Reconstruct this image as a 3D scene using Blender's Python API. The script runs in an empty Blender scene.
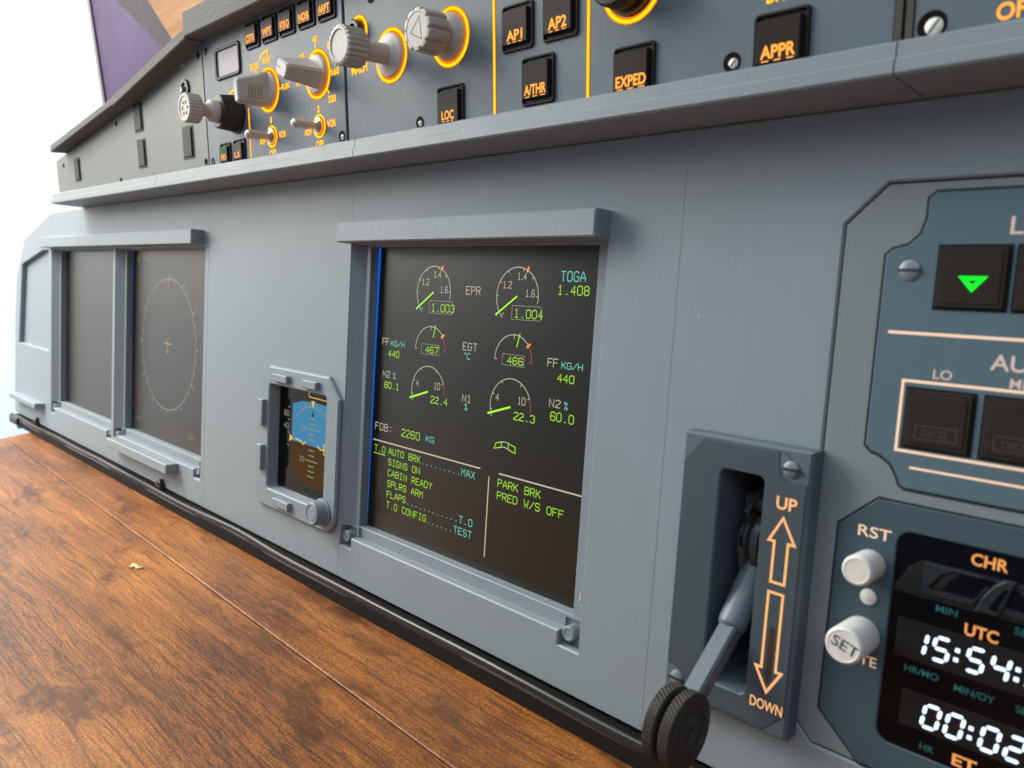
import bpy, bmesh, math, random
from mathutils import Vector, Matrix
random.seed(7)
SC = bpy.context.scene
COL = SC.collection
PI = math.pi
TAU = 2 * PI

# ------------------------------------------------------------------ frames
# The panel leans back 5.5 degrees; millimetres are used on the panel face:
# u to the right, v up the face, h out of the face.
TILT = math.radians(5.5)
ca, sa = math.cos(TILT), math.sin(TILT)
DESK_Z = 203.5


def to_world(p):            # eye-centred panel axes (mm) -> world (m)
    x, y, z = p
    return Vector((x, ca * y + sa * z - 260.0, -sa * y + ca * z + DESK_Z)) / 1000.0


R_PANEL = Matrix(((1, 0, 0), (0, ca, sa), (0, -sa, ca))).to_4x4()
F_PANEL = Matrix.Translation(to_world((0, 260, 0))) @ R_PANEL
F_FCU = Matrix.Translation(to_world((0, 240, 80)))
F_DESK = Matrix.Identity(4)

ORG = {}


def loc(u, h, v):
    return Vector((u, -h, v)) / 1000.0


def tag(o, label=None, cat=None, group=None, kind=None):
    if label: o['label'] = label
    if cat: o['category'] = cat
    if group: o['group'] = group
    if kind: o['kind'] = kind
    return o


def thing(name, label, cat, frame, org, group=None):
    o = bpy.data.objects.new(name, None)
    o.empty_display_size = 0.01
    COL.objects.link(o)
    o.matrix_world = frame @ Matrix.Translation(loc(*org))
    ORG[o.name] = org
    return tag(o, label, cat, group)


class B:
    """collects shapes in (u, h, v) millimetres; builds ONE mesh object"""

    def __init__(self):
        self.bm = bmesh.new()
        self.mi = 0
        self.eps = 0.0

    def v(self, u, h, v):
        return self.bm.verts.new((u, h, v))

    def f(self, vs, smooth=False):
        try:
            fc = self.bm.faces.new(vs)
        except ValueError:
            return None
        fc.material_index = self.mi
        fc.smooth = smooth
        return fc

    def build(self, name, mats, parent=None, frame=None, org=None, label=None, k=1.0):
        bm = self.bm
        if k != 1.0:
            for vt in bm.verts: vt.co.x *= k; vt.co.z *= k
        if parent is not None:
            org = ORG[parent.name]
        o0 = Vector(org)
        bmesh.ops.recalc_face_normals(bm, faces=[f for f in bm.faces if f.tag is False])
        bm.normal_update()
        for e in bm.edges:
            if len(e.link_faces) == 2 and e.calc_face_angle(0) > 0.55: e.smooth = False
        for vt in bm.verts:
            d = vt.co - o0
            vt.co = (d.x / 1000, -d.y / 1000, d.z / 1000)
        bmesh.ops.reverse_faces(bm, faces=bm.faces[:])
        me = bpy.data.meshes.new(name)
        bm.to_mesh(me)
        bm.free()
        if not isinstance(mats, (list, tuple)): mats = [mats]
        for m in mats: me.materials.append(m)
        o = bpy.data.objects.new(name, me)
        COL.objects.link(o)
        if parent is not None:
            o.parent = parent
        else:
            o.matrix_world = frame @ Matrix.Translation(loc(*org))
        ORG[o.name] = org
        if label: o['label'] = label
        return o

    # ---- 2D helpers live in (u, v)
    def fill(self, loops, h, flip=False):
        bm = self.bm
        edges = []
        for L in loops:
            vs = [self.v(u, h, v) for u, v in L]
            for i in range(len(vs)):
                edges.append(bm.edges.new((vs[i], vs[(i + 1) % len(vs)])))
        r = bmesh.ops.triangle_fill(bm, use_beauty=True, use_dissolve=False, edges=edges)
        for g in r['geom']:
            if isinstance(g, bmesh.types.BMFace):
                g.material_index = self.mi

    def wall(self, La, ha, Lb, hb, smooth=False):
        n = len(La)
        A = [self.v(u, ha, v) for u, v in La]
        Bv = [self.v(u, hb, v) for u, v in Lb]
        for i in range(n):
            j = (i + 1) % n
            self.f([A[i], A[j], Bv[j], Bv[i]], smooth)

    def plate(self, outer, h0, h1, c=0.4, holes=(), back=False, hc=None):
        """solid plate from h0 to h1 with chamfered front edges, and holes"""
        outer = ccw(outer)
        hc = c if hc is None else hc
        front = [offset(outer, -c) if c else outer]
        if c: self.wall(front[0], h1, outer, h1 - c)
        self.wall(outer, h1 - c, outer, h0)
        for H in holes:
            H = ccw(H)
            Hf = offset(H, hc) if hc else H
            front.append(Hf)
            if hc: self.wall(Hf, h1, H, h1 - hc)
            self.wall(H, h1 - hc, H, h0)
        self.fill(front, h1)
        if back: self.fill([outer] + [ccw(H) for H in holes], h0)
        self.weld()

    def weld(self, d=0.0005):
        bmesh.ops.remove_doubles(self.bm, verts=self.bm.verts[:], dist=d)

    def box(self, u0, u1, h0, h1, v0, v1, c=0.0):
        if c:
            self.plate([(u0, v0), (u1, v0), (u1, v1), (u0, v1)], h0, h1, c, back=True)
            return
        P = [self.v(u, h, v) for u in (u0, u1) for h in (h0, h1) for v in (v0, v1)]
        for q in ((0, 1, 3, 2), (4, 6, 7, 5), (0, 4, 5, 1), (2, 3, 7, 6), (0, 2, 6, 4), (1, 5, 7, 3)):
            self.f([P[i] for i in q])

    def extrude_u(self, prof, u0, u1):
        """profile [(h, v)] swept along u"""
        A = [self.v(u0, h, v) for h, v in prof]
        C = [self.v(u1, h, v) for h, v in prof]
        n = len(prof)
        for i in range(n):
            j = (i + 1) % n
            self.f([A[i], A[j], C[j], C[i]])
        self.f(A); self.f(C[::-1])

    def lathe(self, prof, c, n=32, mod=None, axis=None, smooth=True, cap=True, cap0=False):
        """profile [(r, t)] round the axis through c=(u,v) (t = h), or axis=(origin, dir, e1, e2)"""
        if axis is None:
            o, d, e1, e2 = Vector((c[0], 0, c[1])), Vector((0, 1, 0)), Vector((1, 0, 0)), Vector((0, 0, 1))
        else:
            o, d, e1, e2 = [Vector(a) for a in axis]
        rings = []
        for k, (r, t) in enumerate(prof):
            ring = []
            for i in range(n):
                a = TAU * i / n
                rr = r * (1 + mod(a, k)) if mod else r
                ring.append(self.bm.verts.new(o + d * t + e1 * (rr * math.cos(a)) + e2 * (rr * math.sin(a))))
            rings.append(ring)
        for A, C in zip(rings, rings[1:]):
            for i in range(n):
                j = (i + 1) % n
                self.f([A[i], A[j], C[j], C[i]], smooth)
        if cap: self.f(rings[-1])
        if cap0: self.f(rings[0][::-1])

    def tube(self, pts, r, n=10, rads=None):
        pts = [Vector(p) for p in pts]
        rings = []
        for k, p in enumerate(pts):
            t = (pts[min(k + 1, len(pts) - 1)] - pts[max(k - 1, 0)]).normalized()
            a = t.cross(Vector((0, 0, 1)))
            if a.length < 0.05: a = t.cross(Vector((0, 1, 0)))
            a.normalize(); b = t.cross(a)
            rr = rads[k] if rads else r
            rings.append([self.bm.verts.new(p + a * (rr * math.cos(TAU * i / n)) + b * (rr * math.sin(TAU * i / n))) for i in range(n)])
        for A, C in zip(rings, rings[1:]):
            for i in range(n):
                j = (i + 1) % n
                self.f([A[i], A[j], C[j], C[i]], True)
        self.f(rings[0][::-1]); self.f(rings[-1])

    def ribbon(self, pts, w, h, closed=False):
        """flat mitred line of width w lying at height h"""
        self.eps += 0.0021
        if self.eps > 0.06: self.eps = 0.0
        h = h + self.eps
        P = [Vector(p) for p in pts]
        n = len(P)
        Lf, Rt = [], []
        for i in range(n):
            if closed:
                a, b = P[i - 1], P[(i + 1) % n]
            else:
                a, b = P[max(i - 1, 0)], P[min(i + 1, n - 1)]
            d1 = (P[i] - a); d2 = (b - P[i])
            if d1.length < 1e-9: d1 = d2
            if d2.length < 1e-9: d2 = d1
            d1 = d1.normalized(); d2 = d2.normalized()
            n1 = Vector((-d1.y, d1.x)); n2 = Vector((-d2.y, d2.x))
            m = n1 + n2
            if m.length < 0.2: m = n1
            m = m.normalized()
            k = 1 / max(0.5, m.dot(n1))
            ext = Vector((0, 0))
            if not closed and i == 0: ext = -d2 * w * 0.4
            if not closed and i == n - 1: ext = d1 * w * 0.4
            q = P[i] + ext
            Lf.append(self.v(q.x + m.x * w / 2 * k, h, q.y + m.y * w / 2 * k))
            Rt.append(self.v(q.x - m.x * w / 2 * k, h, q.y - m.y * w / 2 * k))
        for i in range(n if closed else n - 1):
            j = (i + 1) % n
            fc = self.f([Lf[i], Rt[i], Rt[j], Lf[j]])

    def poly(self, pts, h):
        self.f([self.v(u, h, v) for u, v in pts])

    def disc(self, c, r, h, n=32, r_in=0.0):
        if r_in:
            self.ribbon([(c[0] + (r + r_in) / 2 * math.cos(TAU * i / n), c[1] + (r + r_in) / 2 * math.sin(TAU * i / n)) for i in range(n)], r - r_in, h, True)
        else:
            self.poly([(c[0] + r * math.cos(TAU * i / n), c[1] + r * math.sin(TAU * i / n)) for i in range(n)], h)

    def stroke(self, text, u0, v0, height, pitch=3.79, gw=2.65, lw=0.42, h=0.0):
        """display lettering in single strokes"""
        for k, chx in enumerate(text):
            for pl in GLYPH.get(chx, ()):
                self.ribbon([(u0 + k * pitch + x / 4 * gw, v0 + y / 6 * height) for x, y in pl], lw, h)

    def text(self, s, u0, v0, height, h, u1=None, bold=0.012, ang=0.0, cond=None):
        me = font_mesh(s, bold)
        xs = [vt.co.x for vt in me.vertices]
        x0, x1 = min(xs), max(xs)
        ky = height / 0.727
        kx = (u1 - u0) / (x1 - x0) if u1 is not None else ky * (cond or 1.0)
        c, sn = math.cos(ang), math.sin(ang)
        vs = []
        for vt in me.vertices:
            x, y = (vt.co.x - x0) * kx, vt.co.y * ky
            vs.append(self.v(u0 + c * x - sn * y, h, v0 + sn * x + c * y))
        for p in me.polygons:
            self.f([vs[i] for i in p.vertices])
        bpy.data.meshes.remove(me)

    def textc(self, s, uc, v0, height, h, bold=0.012, width=None, cond=0.9):
        me = font_mesh(s, bold)
        xs = [vt.co.x for vt in me.vertices]
        w = width or (max(xs) - min(xs)) * height / 0.727 * cond
        bpy.data.meshes.remove(me)
        self.text(s, uc - w / 2, v0, height, h, uc + w / 2, bold)


def font_mesh(s, bold):
    cu = bpy.data.curves.new('lettering', 'FONT')
    cu.body = s
    cu.offset = bold
    cu.resolution_u = 4
    ob = bpy.data.objects.new('lettering', cu)
    COL.objects.link(ob)
    dg = bpy.context.evaluated_depsgraph_get()
    me = bpy.data.meshes.new_from_object(ob.evaluated_get(dg))
    bpy.data.objects.remove(ob)
    bpy.data.curves.remove(cu)
    return me


def area2(P):
    return sum(P[i][0] * P[(i + 1) % len(P)][1] - P[(i + 1) % len(P)][0] * P[i][1] for i in range(len(P)))


def ccw(P):
    P = [tuple(p) for p in P]
    return P if area2(P) > 0 else P[::-1]


def offset(P, d):
    """grow (d>0) or shrink a ccw polygon"""
    n = len(P); out = []
    for i in range(n):
        a, p, b = Vector(P[i - 1]), Vector(P[i]), Vector(P[(i + 1) % n])
        d1 = (p - a).normalized(); d2 = (b - p).normalized()
        n1 = Vector((d1.y, -d1.x)); n2 = Vector((d2.y, -d2.x))
        m = (n1 + n2)
        m = m.normalized() if m.length > 1e-6 else n1
        k = d / max(0.4, m.dot(n1))
        out.append((p.x + m.x * k, p.y + m.y * k))
    return out


def rect(u0, u1, v0, v1):
    return [(u0, v0), (u1, v0), (u1, v1), (u0, v1)]


def rrect(u0, u1, v0, v1, r, n=5):
    P = []
    for cx, cy, a0 in ((u1 - r, v0 + r, -PI / 2), (u1 - r, v1 - r, 0), (u0 + r, v1 - r, PI / 2), (u0 + r, v0 + r, PI)):
        for i in range(n + 1):
            a = a0 + PI / 2 * i / n
            P.append((cx + r * math.cos(a), cy + r * math.sin(a)))
    return P


def arc(c, r, a0, a1, n=24):
    a0, a1 = math.radians(a0), math.radians(a1)
    return [(c[0] + r * math.cos(a0 + (a1 - a0) * i / n), c[1] + r * math.sin(a0 + (a1 - a0) * i / n)) for i in range(n + 1)]


_O = [(1, 0), (3, 0), (4, 1), (4, 5), (3, 6), (1, 6), (0, 5), (0, 1), (1, 0)]
GLYPH = {
    'A': [[(0, 0), (0, 2), (2, 6), (4, 2), (4, 0)], [(0.2, 2.2), (3.8, 2.2)]], 'B': [[(0, 0), (0, 6), (3, 6), (4, 5), (4, 4), (3, 3.2), (0, 3.2)], [(3, 3.2), (4, 2.4), (4, 1), (3, 0), (0, 0)]],
    'C': [[(4, 1), (3, 0), (1, 0), (0, 1), (0, 5), (1, 6), (3, 6), (4, 5)]], 'D': [[(0, 0), (0, 6), (2.7, 6), (4, 4.6), (4, 1.4), (2.7, 0), (0, 0)]],
    'E': [[(4, 0), (0, 0), (0, 6), (4, 6)], [(0, 3.1), (3, 3.1)]], 'F': [[(0, 0), (0, 6), (4, 6)], [(0, 3.1), (3, 3.1)]],
    'G': [[(4, 5), (3, 6), (1, 6), (0, 5), (0, 1), (1, 0), (3, 0), (4, 1), (4, 2.8), (2.3, 2.8)]], 'H': [[(0, 0), (0, 6)], [(4, 0), (4, 6)], [(0, 3.1), (4, 3.1)]],
    'I': [[(2, 0), (2, 6)], [(0.8, 0), (3.2, 0)], [(0.8, 6), (3.2, 6)]], 'K': [[(0, 0), (0, 6)], [(4, 6), (0.2, 2.4)], [(1.4, 3.4), (4, 0)]],
    'L': [[(0, 6), (0, 0), (4, 0)]], 'M': [[(0, 0), (0, 6), (2, 3), (4, 6), (4, 0)]], 'N': [[(0, 0), (0, 6), (4, 0), (4, 6)]], 'O': [_O],
    'P': [[(0, 0), (0, 6), (3, 6), (4, 5), (4, 3.8), (3, 2.9), (0, 2.9)]], 'R': [[(0, 0), (0, 6), (3, 6), (4, 5), (4, 3.8), (3, 2.9), (0, 2.9)], [(2, 2.9), (4, 0)]],
    'S': [[(0, 1), (1, 0), (3, 0), (4, 1), (4, 2.3), (3, 3.1), (1, 3.1), (0, 3.9), (0, 5), (1, 6), (3, 6), (4, 5)]], 'T': [[(2, 0), (2, 6)], [(0, 6), (4, 6)]],
    'U': [[(0, 6), (0, 1), (1, 0), (3, 0), (4, 1), (4, 6)]], 'W': [[(0, 6), (0.7, 0), (2, 3.4), (3.3, 0), (4, 6)]], 'X': [[(0, 0), (4, 6)], [(0, 6), (4, 0)]], 'Y': [[(0, 6), (2, 3), (4, 6)], [(2, 3), (2, 0)]],
    '0': [_O], '1': [[(0.8, 5), (2, 6), (2, 0)], [(0.8, 0), (3.2, 0)]], '2': [[(0, 5), (1, 6), (3, 6), (4, 5), (4, 4), (0, 1), (0, 0), (4, 0)]],
    '3': [[(0, 5), (1, 6), (3, 6), (4, 5), (4, 4), (3, 3.2), (4, 2.4), (4, 1), (3, 0), (1, 0), (0, 1)]], '4': [[(3, 0), (3, 6), (0, 2), (4, 2)]],
    '6': [[(4, 5), (3, 6), (1, 6), (0, 5), (0, 1), (1, 0), (3, 0), (4, 1), (4, 2.4), (3, 3.2), (1, 3.2), (0, 2.4)]], '7': [[(0, 6), (4, 6), (1.5, 0)]],
    '8': [[(1, 3.1), (0, 2.2), (0, 1), (1, 0), (3, 0), (4, 1), (4, 2.2), (3, 3.1), (1, 3.1), (0, 4), (0, 5), (1, 6), (3, 6), (4, 5), (4, 4), (3, 3.1)]],
    '.': [[(1.6, 0.25), (2.4, 0.25)]], ':': [[(1.6, 1.2), (2.4, 1.2)], [(1.6, 4.4), (2.4, 4.4)]], '/': [[(0, 0), (4, 6)]],
    '%': [[(0.3, 0), (3.7, 6)], [(0.3, 4.6), (1.3, 4.6), (1.3, 6), (0.3, 6), (0.3, 4.6)], [(2.7, 0), (3.7, 0), (3.7, 1.4), (2.7, 1.4), (2.7, 0)]],
    "'": [[(1, 4.8), (2, 4.8), (2, 6), (1, 6), (1, 4.8)]],
}


# ------------------------------------------------------------------ materials
def new_mat(name):
    m = bpy.data.materials.new(name)
    m.use_nodes = True
    nt = m.node_tree
    return m, nt, nt.nodes['Principled BSDF']


def N(nt, t, **kw):
    n = nt.nodes.new(t)
    for k, v in kw.items():
        setattr(n, k, v)
    return n


def simple(name, col, rough=0.5, metal=0.0, spec=0.5, emit=None, es=0.0, coat=0.0):
    m, nt, p = new_mat(name)
    p.inputs['Base Color'].default_value = (*col, 1)
    p.inputs['Roughness'].default_value = rough
    p.inputs['Metallic'].default_value = metal
    p.inputs['Specular IOR Level'].default_value = spec
    if coat: p.inputs['Coat Weight'].default_value = coat
    if emit:
        p.inputs['Emission Color'].default_value = (*emit, 1)
        p.inputs['Emission Strength'].default_value = es
    return m


def paint(name, col, rough=0.5, streak=0.05, bump=0.08, speck=True, spec=0.4):
    """satin paint over a 3D print: faint vertical layer lines, mottling and stray dust"""
    m, nt, p = new_mat(name)
    L = nt.links.new
    tc = N(nt, 'ShaderNodeTexCoord')
    mp = N(nt, 'ShaderNodeMapping'); mp.inputs['Scale'].default_value = (900, 900, 7)
    L(tc.outputs['Object'], mp.inputs['Vector'])
    n1 = N(nt, 'ShaderNodeTexNoise'); n1.inputs['Scale'].default_value = 1.0; n1.inputs['Detail'].default_value = 2
    L(mp.outputs[0], n1.inputs['Vector'])
    n2 = N(nt, 'ShaderNodeTexNoise'); n2.inputs['Scale'].default_value = 22; n2.inputs['Detail'].default_value = 5
    L(tc.outputs['Object'], n2.inputs['Vector'])
    add = N(nt, 'ShaderNodeMath', operation='ADD')
    L(n1.outputs['Fac'], add.inputs[0]); L(n2.outputs['Fac'], add.inputs[1])
    mr = N(nt, 'ShaderNodeMapRange')
    mr.inputs['From Min'].default_value = 0.5; mr.inputs['From Max'].default_value = 1.5
    mr.inputs['To Min'].default_value = 1 - streak; mr.inputs['To Max'].default_value = 1 + streak
    L(add.outputs[0], mr.inputs['Value'])
    mul = N(nt, 'ShaderNodeVectorMath', operation='SCALE'); mul.inputs[0].default_value = col
    L(mr.outputs[0], mul.inputs['Scale'])
    out = mul.outputs[0]
    if speck:
        vo = N(nt, 'ShaderNodeTexVoronoi'); vo.inputs['Scale'].default_value = 70
        L(tc.outputs['Object'], vo.inputs['Vector'])
        wn = N(nt, 'ShaderNodeTexWhiteNoise'); L(vo.outputs['Position'], wn.inputs['Vector'])
        a = N(nt, 'ShaderNodeMath', operation='LESS_THAN'); L(vo.outputs['Distance'], a.inputs[0])
        sz = N(nt, 'ShaderNodeMapRange'); sz.inputs['From Min'].default_value = 0.72; sz.inputs['From Max'].default_value = 1.0
        sz.inputs['To Min'].default_value = 0.0; sz.inputs['To Max'].default_value = 0.05
        L(wn.outputs['Value'], sz.inputs['Value']); L(sz.outputs[0], a.inputs[1])
        mx = N(nt, 'ShaderNodeMix', data_type='RGBA'); mx.inputs['B'].default_value = (0.6, 0.58, 0.52, 1)
        hf = N(nt, 'ShaderNodeMath', operation='MULTIPLY'); hf.inputs[1].default_value = 0.55; L(a.outputs[0], hf.inputs[0])
        L(hf.outputs[0], mx.inputs['Factor']); L(out, mx.inputs['A'])
        out = mx.outputs['Result']
    L(out, p.inputs['Base Color'])
    rr = N(nt, 'ShaderNodeMapRange'); rr.inputs['To Min'].default_value = rough - 0.07; rr.inputs['To Max'].default_value = rough + 0.07
    L(n2.outputs['Fac'], rr.inputs['Value']); L(rr.outputs[0], p.inputs['Roughness'])
    p.inputs['Specular IOR Level'].default_value = spec
    n3 = N(nt, 'ShaderNodeTexNoise'); n3.inputs['Scale'].default_value = 900; n3.inputs['Detail'].default_value = 2
    L(tc.outputs['Object'], n3.inputs['Vector'])
    ad2 = N(nt, 'ShaderNodeMath', operation='ADD'); L(n1.outputs['Fac'], ad2.inputs[0]); L(n3.outputs['Fac'], ad2.inputs[1])
    bp = N(nt, 'ShaderNodeBump'); bp.inputs['Strength'].default_value = bump; bp.inputs['Distance'].default_value = 0.0006
    L(ad2.outputs[0], bp.inputs['Height']); L(bp.outputs[0], p.inputs['Normal'])
    return m


def grained(name, col, rough, scale, bump, dist=0.001, spec=0.5):
    m, nt, p = new_mat(name)
    p.inputs['Specular IOR Level'].default_value = spec
    L = nt.links.new
    tc = N(nt, 'ShaderNodeTexCoord')
    n = N(nt, 'ShaderNodeTexNoise'); n.inputs['Scale'].default_value = scale; n.inputs['Detail'].default_value = 4
    L(tc.outputs['Object'], n.inputs['Vector'])
    mr = N(nt, 'ShaderNodeMapRange'); mr.inputs['To Min'].default_value = 0.85; mr.inputs['To Max'].default_value = 1.15
    L(n.outputs['Fac'], mr.inputs['Value'])
    mul = N(nt, 'ShaderNodeVectorMath', operation='SCALE'); mul.inputs[0].default_value = col
    L(mr.outputs[0], mul.inputs['Scale']); L(mul.outputs[0], p.inputs['Base Color'])
    p.inputs['Roughness'].default_value = rough
    bp = N(nt, 'ShaderNodeBump'); bp.inputs['Strength'].default_value = bump; bp.inputs['Distance'].default_value = dist
    L(n.outputs['Fac'], bp.inputs['Height']); L(bp.outputs[0], p.inputs['Normal'])
    return m


def wood():
    m, nt, p = new_mat('rustic_wood_laminate')
    L = nt.links.new
    tc = N(nt, 'ShaderNodeTexCoord')

    def mapped(sx, sy, off=0.0):
        mp = N(nt, 'ShaderNodeMapping'); mp.inputs['Scale'].default_value = (sx, sy, 1); mp.inputs['Location'].default_value = (off, off * 0.7, 0)
        L(tc.outputs['Object'], mp.inputs['Vector']); return mp.outputs[0]

    def noise(vec, det=4, rough=0.6, dist=0.0):
        n = N(nt, 'ShaderNodeTexNoise'); n.inputs['Scale'].default_value = 1; n.inputs['Detail'].default_value = det
        n.inputs['Roughness'].default_value = rough; n.inputs['Distortion'].default_value = dist
        L(vec, n.inputs['Vector']); return n.outputs['Fac']

    def mth(op, a, b=None, clamp=False):
        n = N(nt, 'ShaderNodeMath', operation=op); n.use_clamp = clamp
        for i, x in enumerate((a, b)):
            if x is None: continue
            if isinstance(x, (int, float)): n.inputs[i].default_value = x
            else: L(x, n.inputs[i])
        return n.outputs[0]

    def rng(x, a, b, c=0.0, d=1.0):
        n = N(nt, 'ShaderNodeMapRange')
        for k, vv in zip(('From Min', 'From Max', 'To Min', 'To Max'), (a, b, c, d)): n.inputs[k].default_value = vv
        L(x, n.inputs['Value']); return n.outputs[0]

    # grain runs with x; a soft warp bends the growth lines into long arches
    sep = N(nt, 'ShaderNodeSeparateXYZ'); L(tc.outputs['Object'], sep.inputs[0])
    warp = noise(mapped(3.2, 9, 3), 2, 0.5)
    warp2 = noise(mapped(14, 50, 8), 3, 0.55)
    yy = mth('ADD', sep.outputs['Y'], mth('ADD', mth('MULTIPLY', warp, 0.022), mth('MULTIPLY', warp2, 0.006)))

    def along(sx, sy, det, rough):
        c = N(nt, 'ShaderNodeCombineXYZ')
        L(mth('MULTIPLY', sep.outputs['X'], sx), c.inputs['X']); L(mth('MULTIPLY', yy, sy), c.inputs['Y'])
        return noise(c.outputs[0], det, rough)

    dashes = along(60, 1050, 3, 0.6)
    broad = along(7, 95, 4, 0.6)
    lines = along(12, 620, 4, 0.65)
    speck = noise(mapped(700, 1000, 4), 3, 0.75)
    blotch = noise(mapped(10, 23, 5.3), 9, 0.78, 0.3)
    patchy = noise(mapped(5, 8, 1.7), 3, 0.5)
    tone = mth('ADD', mth('MULTIPLY', rng(broad, 0.3, 0.7), 0.30), mth('MULTIPLY', rng(patchy, 0.3, 0.7), 0.34))
    tone = mth('ADD', tone, mth('MULTIPLY', rng(speck, 0.38, 0.62), 0.38))
    tone = mth('ADD', tone, mth('MULTIPLY', rng(dashes, 0.3, 0.7), 0.18))
    ramp = N(nt, 'ShaderNodeValToRGB')
    el = ramp.color_ramp.elements
    el[0].position = 0.16; el[0].color = (0.070, 0.024, 0.008, 1)
    el[1].position = 0.92; el[1].color = (0.60, 0.235, 0.050, 1)
    e = el.new(0.42); e.color = (0.185, 0.060, 0.014, 1)
    e = el.new(0.64); e.color = (0.33, 0.112, 0.021, 1)
    L(tone, ramp.inputs[0])
    dark = N(nt, 'ShaderNodeMix', data_type='RGBA', blend_type='MULTIPLY')
    L(ramp.outputs[0], dark.inputs['A']); dark.inputs['B'].default_value = (0.16, 0.13, 0.12, 1)
    f1 = mth('MULTIPLY', rng(mth('ADD', blotch, mth('MULTIPLY', mth('SUBTRACT', speck, 0.5), 0.30)), 0.53, 0.60), 0.86)
    f2 = mth('MULTIPLY', rng(lines, 0.53, 0.58), 0.66)
    f3 = mth('MULTIPLY', rng(dashes, 0.52, 0.56), mth('ADD', mth('MULTIPLY', rng(patchy, 0.62, 0.40), 0.45), 0.42))
    f = mth('MAXIMUM', f1, mth('MAXIMUM', f2, f3), True)
    L(f, dark.inputs['Factor'])
    L(dark.outputs['Result'], p.inputs['Base Color'])
    L(rng(speck, 0.3, 0.7, 0.50, 0.40), p.inputs['Roughness'])
    bp = N(nt, 'ShaderNodeBump'); bp.inputs['Strength'].default_value = 0.16; bp.inputs['Distance'].default_value = 0.0004
    L(mth('SUBTRACT', mth('MULTIPLY', speck, 0.8), f), bp.inputs['Height']); L(bp.outputs[0], p.inputs['Normal'])
    p.inputs['Specular IOR Level'].default_value = 0.36
    return m


PANEL = paint('grey_panel_paint', (0.232, 0.275, 0.302), 0.50)
BEZEL = paint('grey_bezel_paint', (0.215, 0.258, 0.286), 0.48, speck=False)
LEDGE = paint('ledge_paint', (0.225, 0.262, 0.284), 0.45)
FCUP = paint('blue_grey_unit_paint', (0.118, 0.150, 0.174), 0.52, speck=True)
SIDEP = paint('side_unit_paint', (0.148, 0.154, 0.148), 0.5)
INSERTP = paint('insert_plate_paint', (0.196, 0.226, 0.234), 0.5)
GEARP = paint('dark_slate_paint', (0.056, 0.076, 0.090), 0.5)
GEARE = paint('slate_edge_paint', (0.10, 0.132, 0.158), 0.45, speck=False)
BRAKEP = paint('steel_blue_paint', (0.092, 0.148, 0.178), 0.5, speck=False)
CLOCKP = paint('clock_face_paint', (0.050, 0.086, 0.108), 0.5, speck=False)
COVER = grained('textured_dark_cover', (0.125, 0.124, 0.118), 0.75, 700, 0.5)
BLACK = simple('groove_black', (0.006, 0.006, 0.007), 0.7, spec=0.1)
DGROOVE = simple('dark_blue_groove', (0.012, 0.018, 0.028), 0.5)
BUTTON = simple('smoked_button', (0.026, 0.021, 0.017), 0.5, spec=0.14)
BEZB = simple('black_button_bezel', (0.014, 0.012, 0.011), 0.5, spec=0.2)
KNOB = grained('warm_grey_knob', (0.475, 0.445, 0.405), 0.5, 160, 0.03, 0.0003)
KNOBBLK = simple('black_knob', (0.012, 0.011, 0.010), 0.45)
WHITEP = grained('white_button_plastic', (0.72, 0.70, 0.66), 0.4, 300, 0.05)
SCREWM = simple('grey_screw', (0.20, 0.23, 0.25), 0.4, 0.3)
STEEL = simple('bright_screw', (0.80, 0.76, 0.68), 0.4, 0.2)
SCREEN = simple('display_glass', (0.012, 0.0108, 0.0075), 0.30, spec=0.5)
GLASS = simple('black_display_glass', (0.003, 0.003, 0.004), 0.10, spec=0.16)
LCD = simple('blank_lcd', (0.42, 0.41, 0.43), 0.5, spec=0.2)
RUBBER = grained('black_rubber', (0.018, 0.016, 0.015), 0.42, 260, 0.25)
DKWOOD = grained('black_base_board', (0.011, 0.009, 0.0075), 0.75, 400, 0.3, 0.0005, 0.15)
MECH = simple('dark_mechanism', (0.085, 0.085, 0.09), 0.35, 0.4)
LEVER = grained('slate_lever', (0.112, 0.140, 0.172), 0.42, 600, 0.10)
KNURL = simple('knurled_rubber', (0.040, 0.033, 0.026), 0.5, spec=0.3)
WALLM = grained('white_wall', (0.86, 0.86, 0.86), 0.9, 3, 0.02)
INK = simple('dark_ink', (0.07, 0.08, 0.10), 0.6)
PALEINK = simple('pale_ink', (0.55, 0.57, 0.58), 0.6)
BLUEINK = simple('slate_blue_ink', (0.12, 0.17, 0.21), 0.6)


def lamp(name, col, s):
    m, nt, p = new_mat(name)
    nt.nodes.remove(p)
    e = N(nt, 'ShaderNodeEmission'); e.inputs[0].default_value = (*col, 1); e.inputs[1].default_value = s
    nt.links.new(e.outputs[0], nt.nodes['Material Output'].inputs[0])
    return m


AMBER = lamp('amber_backlight', (1.0, 0.39, 0.004), 2.3)
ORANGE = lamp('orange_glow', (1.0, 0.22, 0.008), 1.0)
AMBTXT = lamp('amber_lettering', (1.0, 0.36, 0.050), 1.7)
PEACH = lamp('peach_lettering', (1.0, 0.50, 0.20), 1.05)
PALEPEACH = simple('pale_peach_lettering', (0.80, 0.58, 0.44), 0.6, emit=(1.0, 0.62, 0.42), es=0.34)  # unlit lettering paint, lifted with a little emission of its own
PINKGREY = simple('pink_grey_lettering', (0.62, 0.50, 0.44), 0.6, emit=(1.0, 0.7, 0.55), es=0.14)  # unlit paint as well, with a fainter added glow
GREENTRI = lamp('green_indicator', (0.010, 1.0, 0.03), 1.15)
GREENDIM = lamp('green_lamp', (0.05, 0.5, 0.10), 0.6)


def glow(name, col, es):
    """lit pixels behind the same glass as the display"""
    return simple(name, (0.012, 0.0108, 0.0075), 0.30, spec=0.5, emit=col, es=es)


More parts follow.
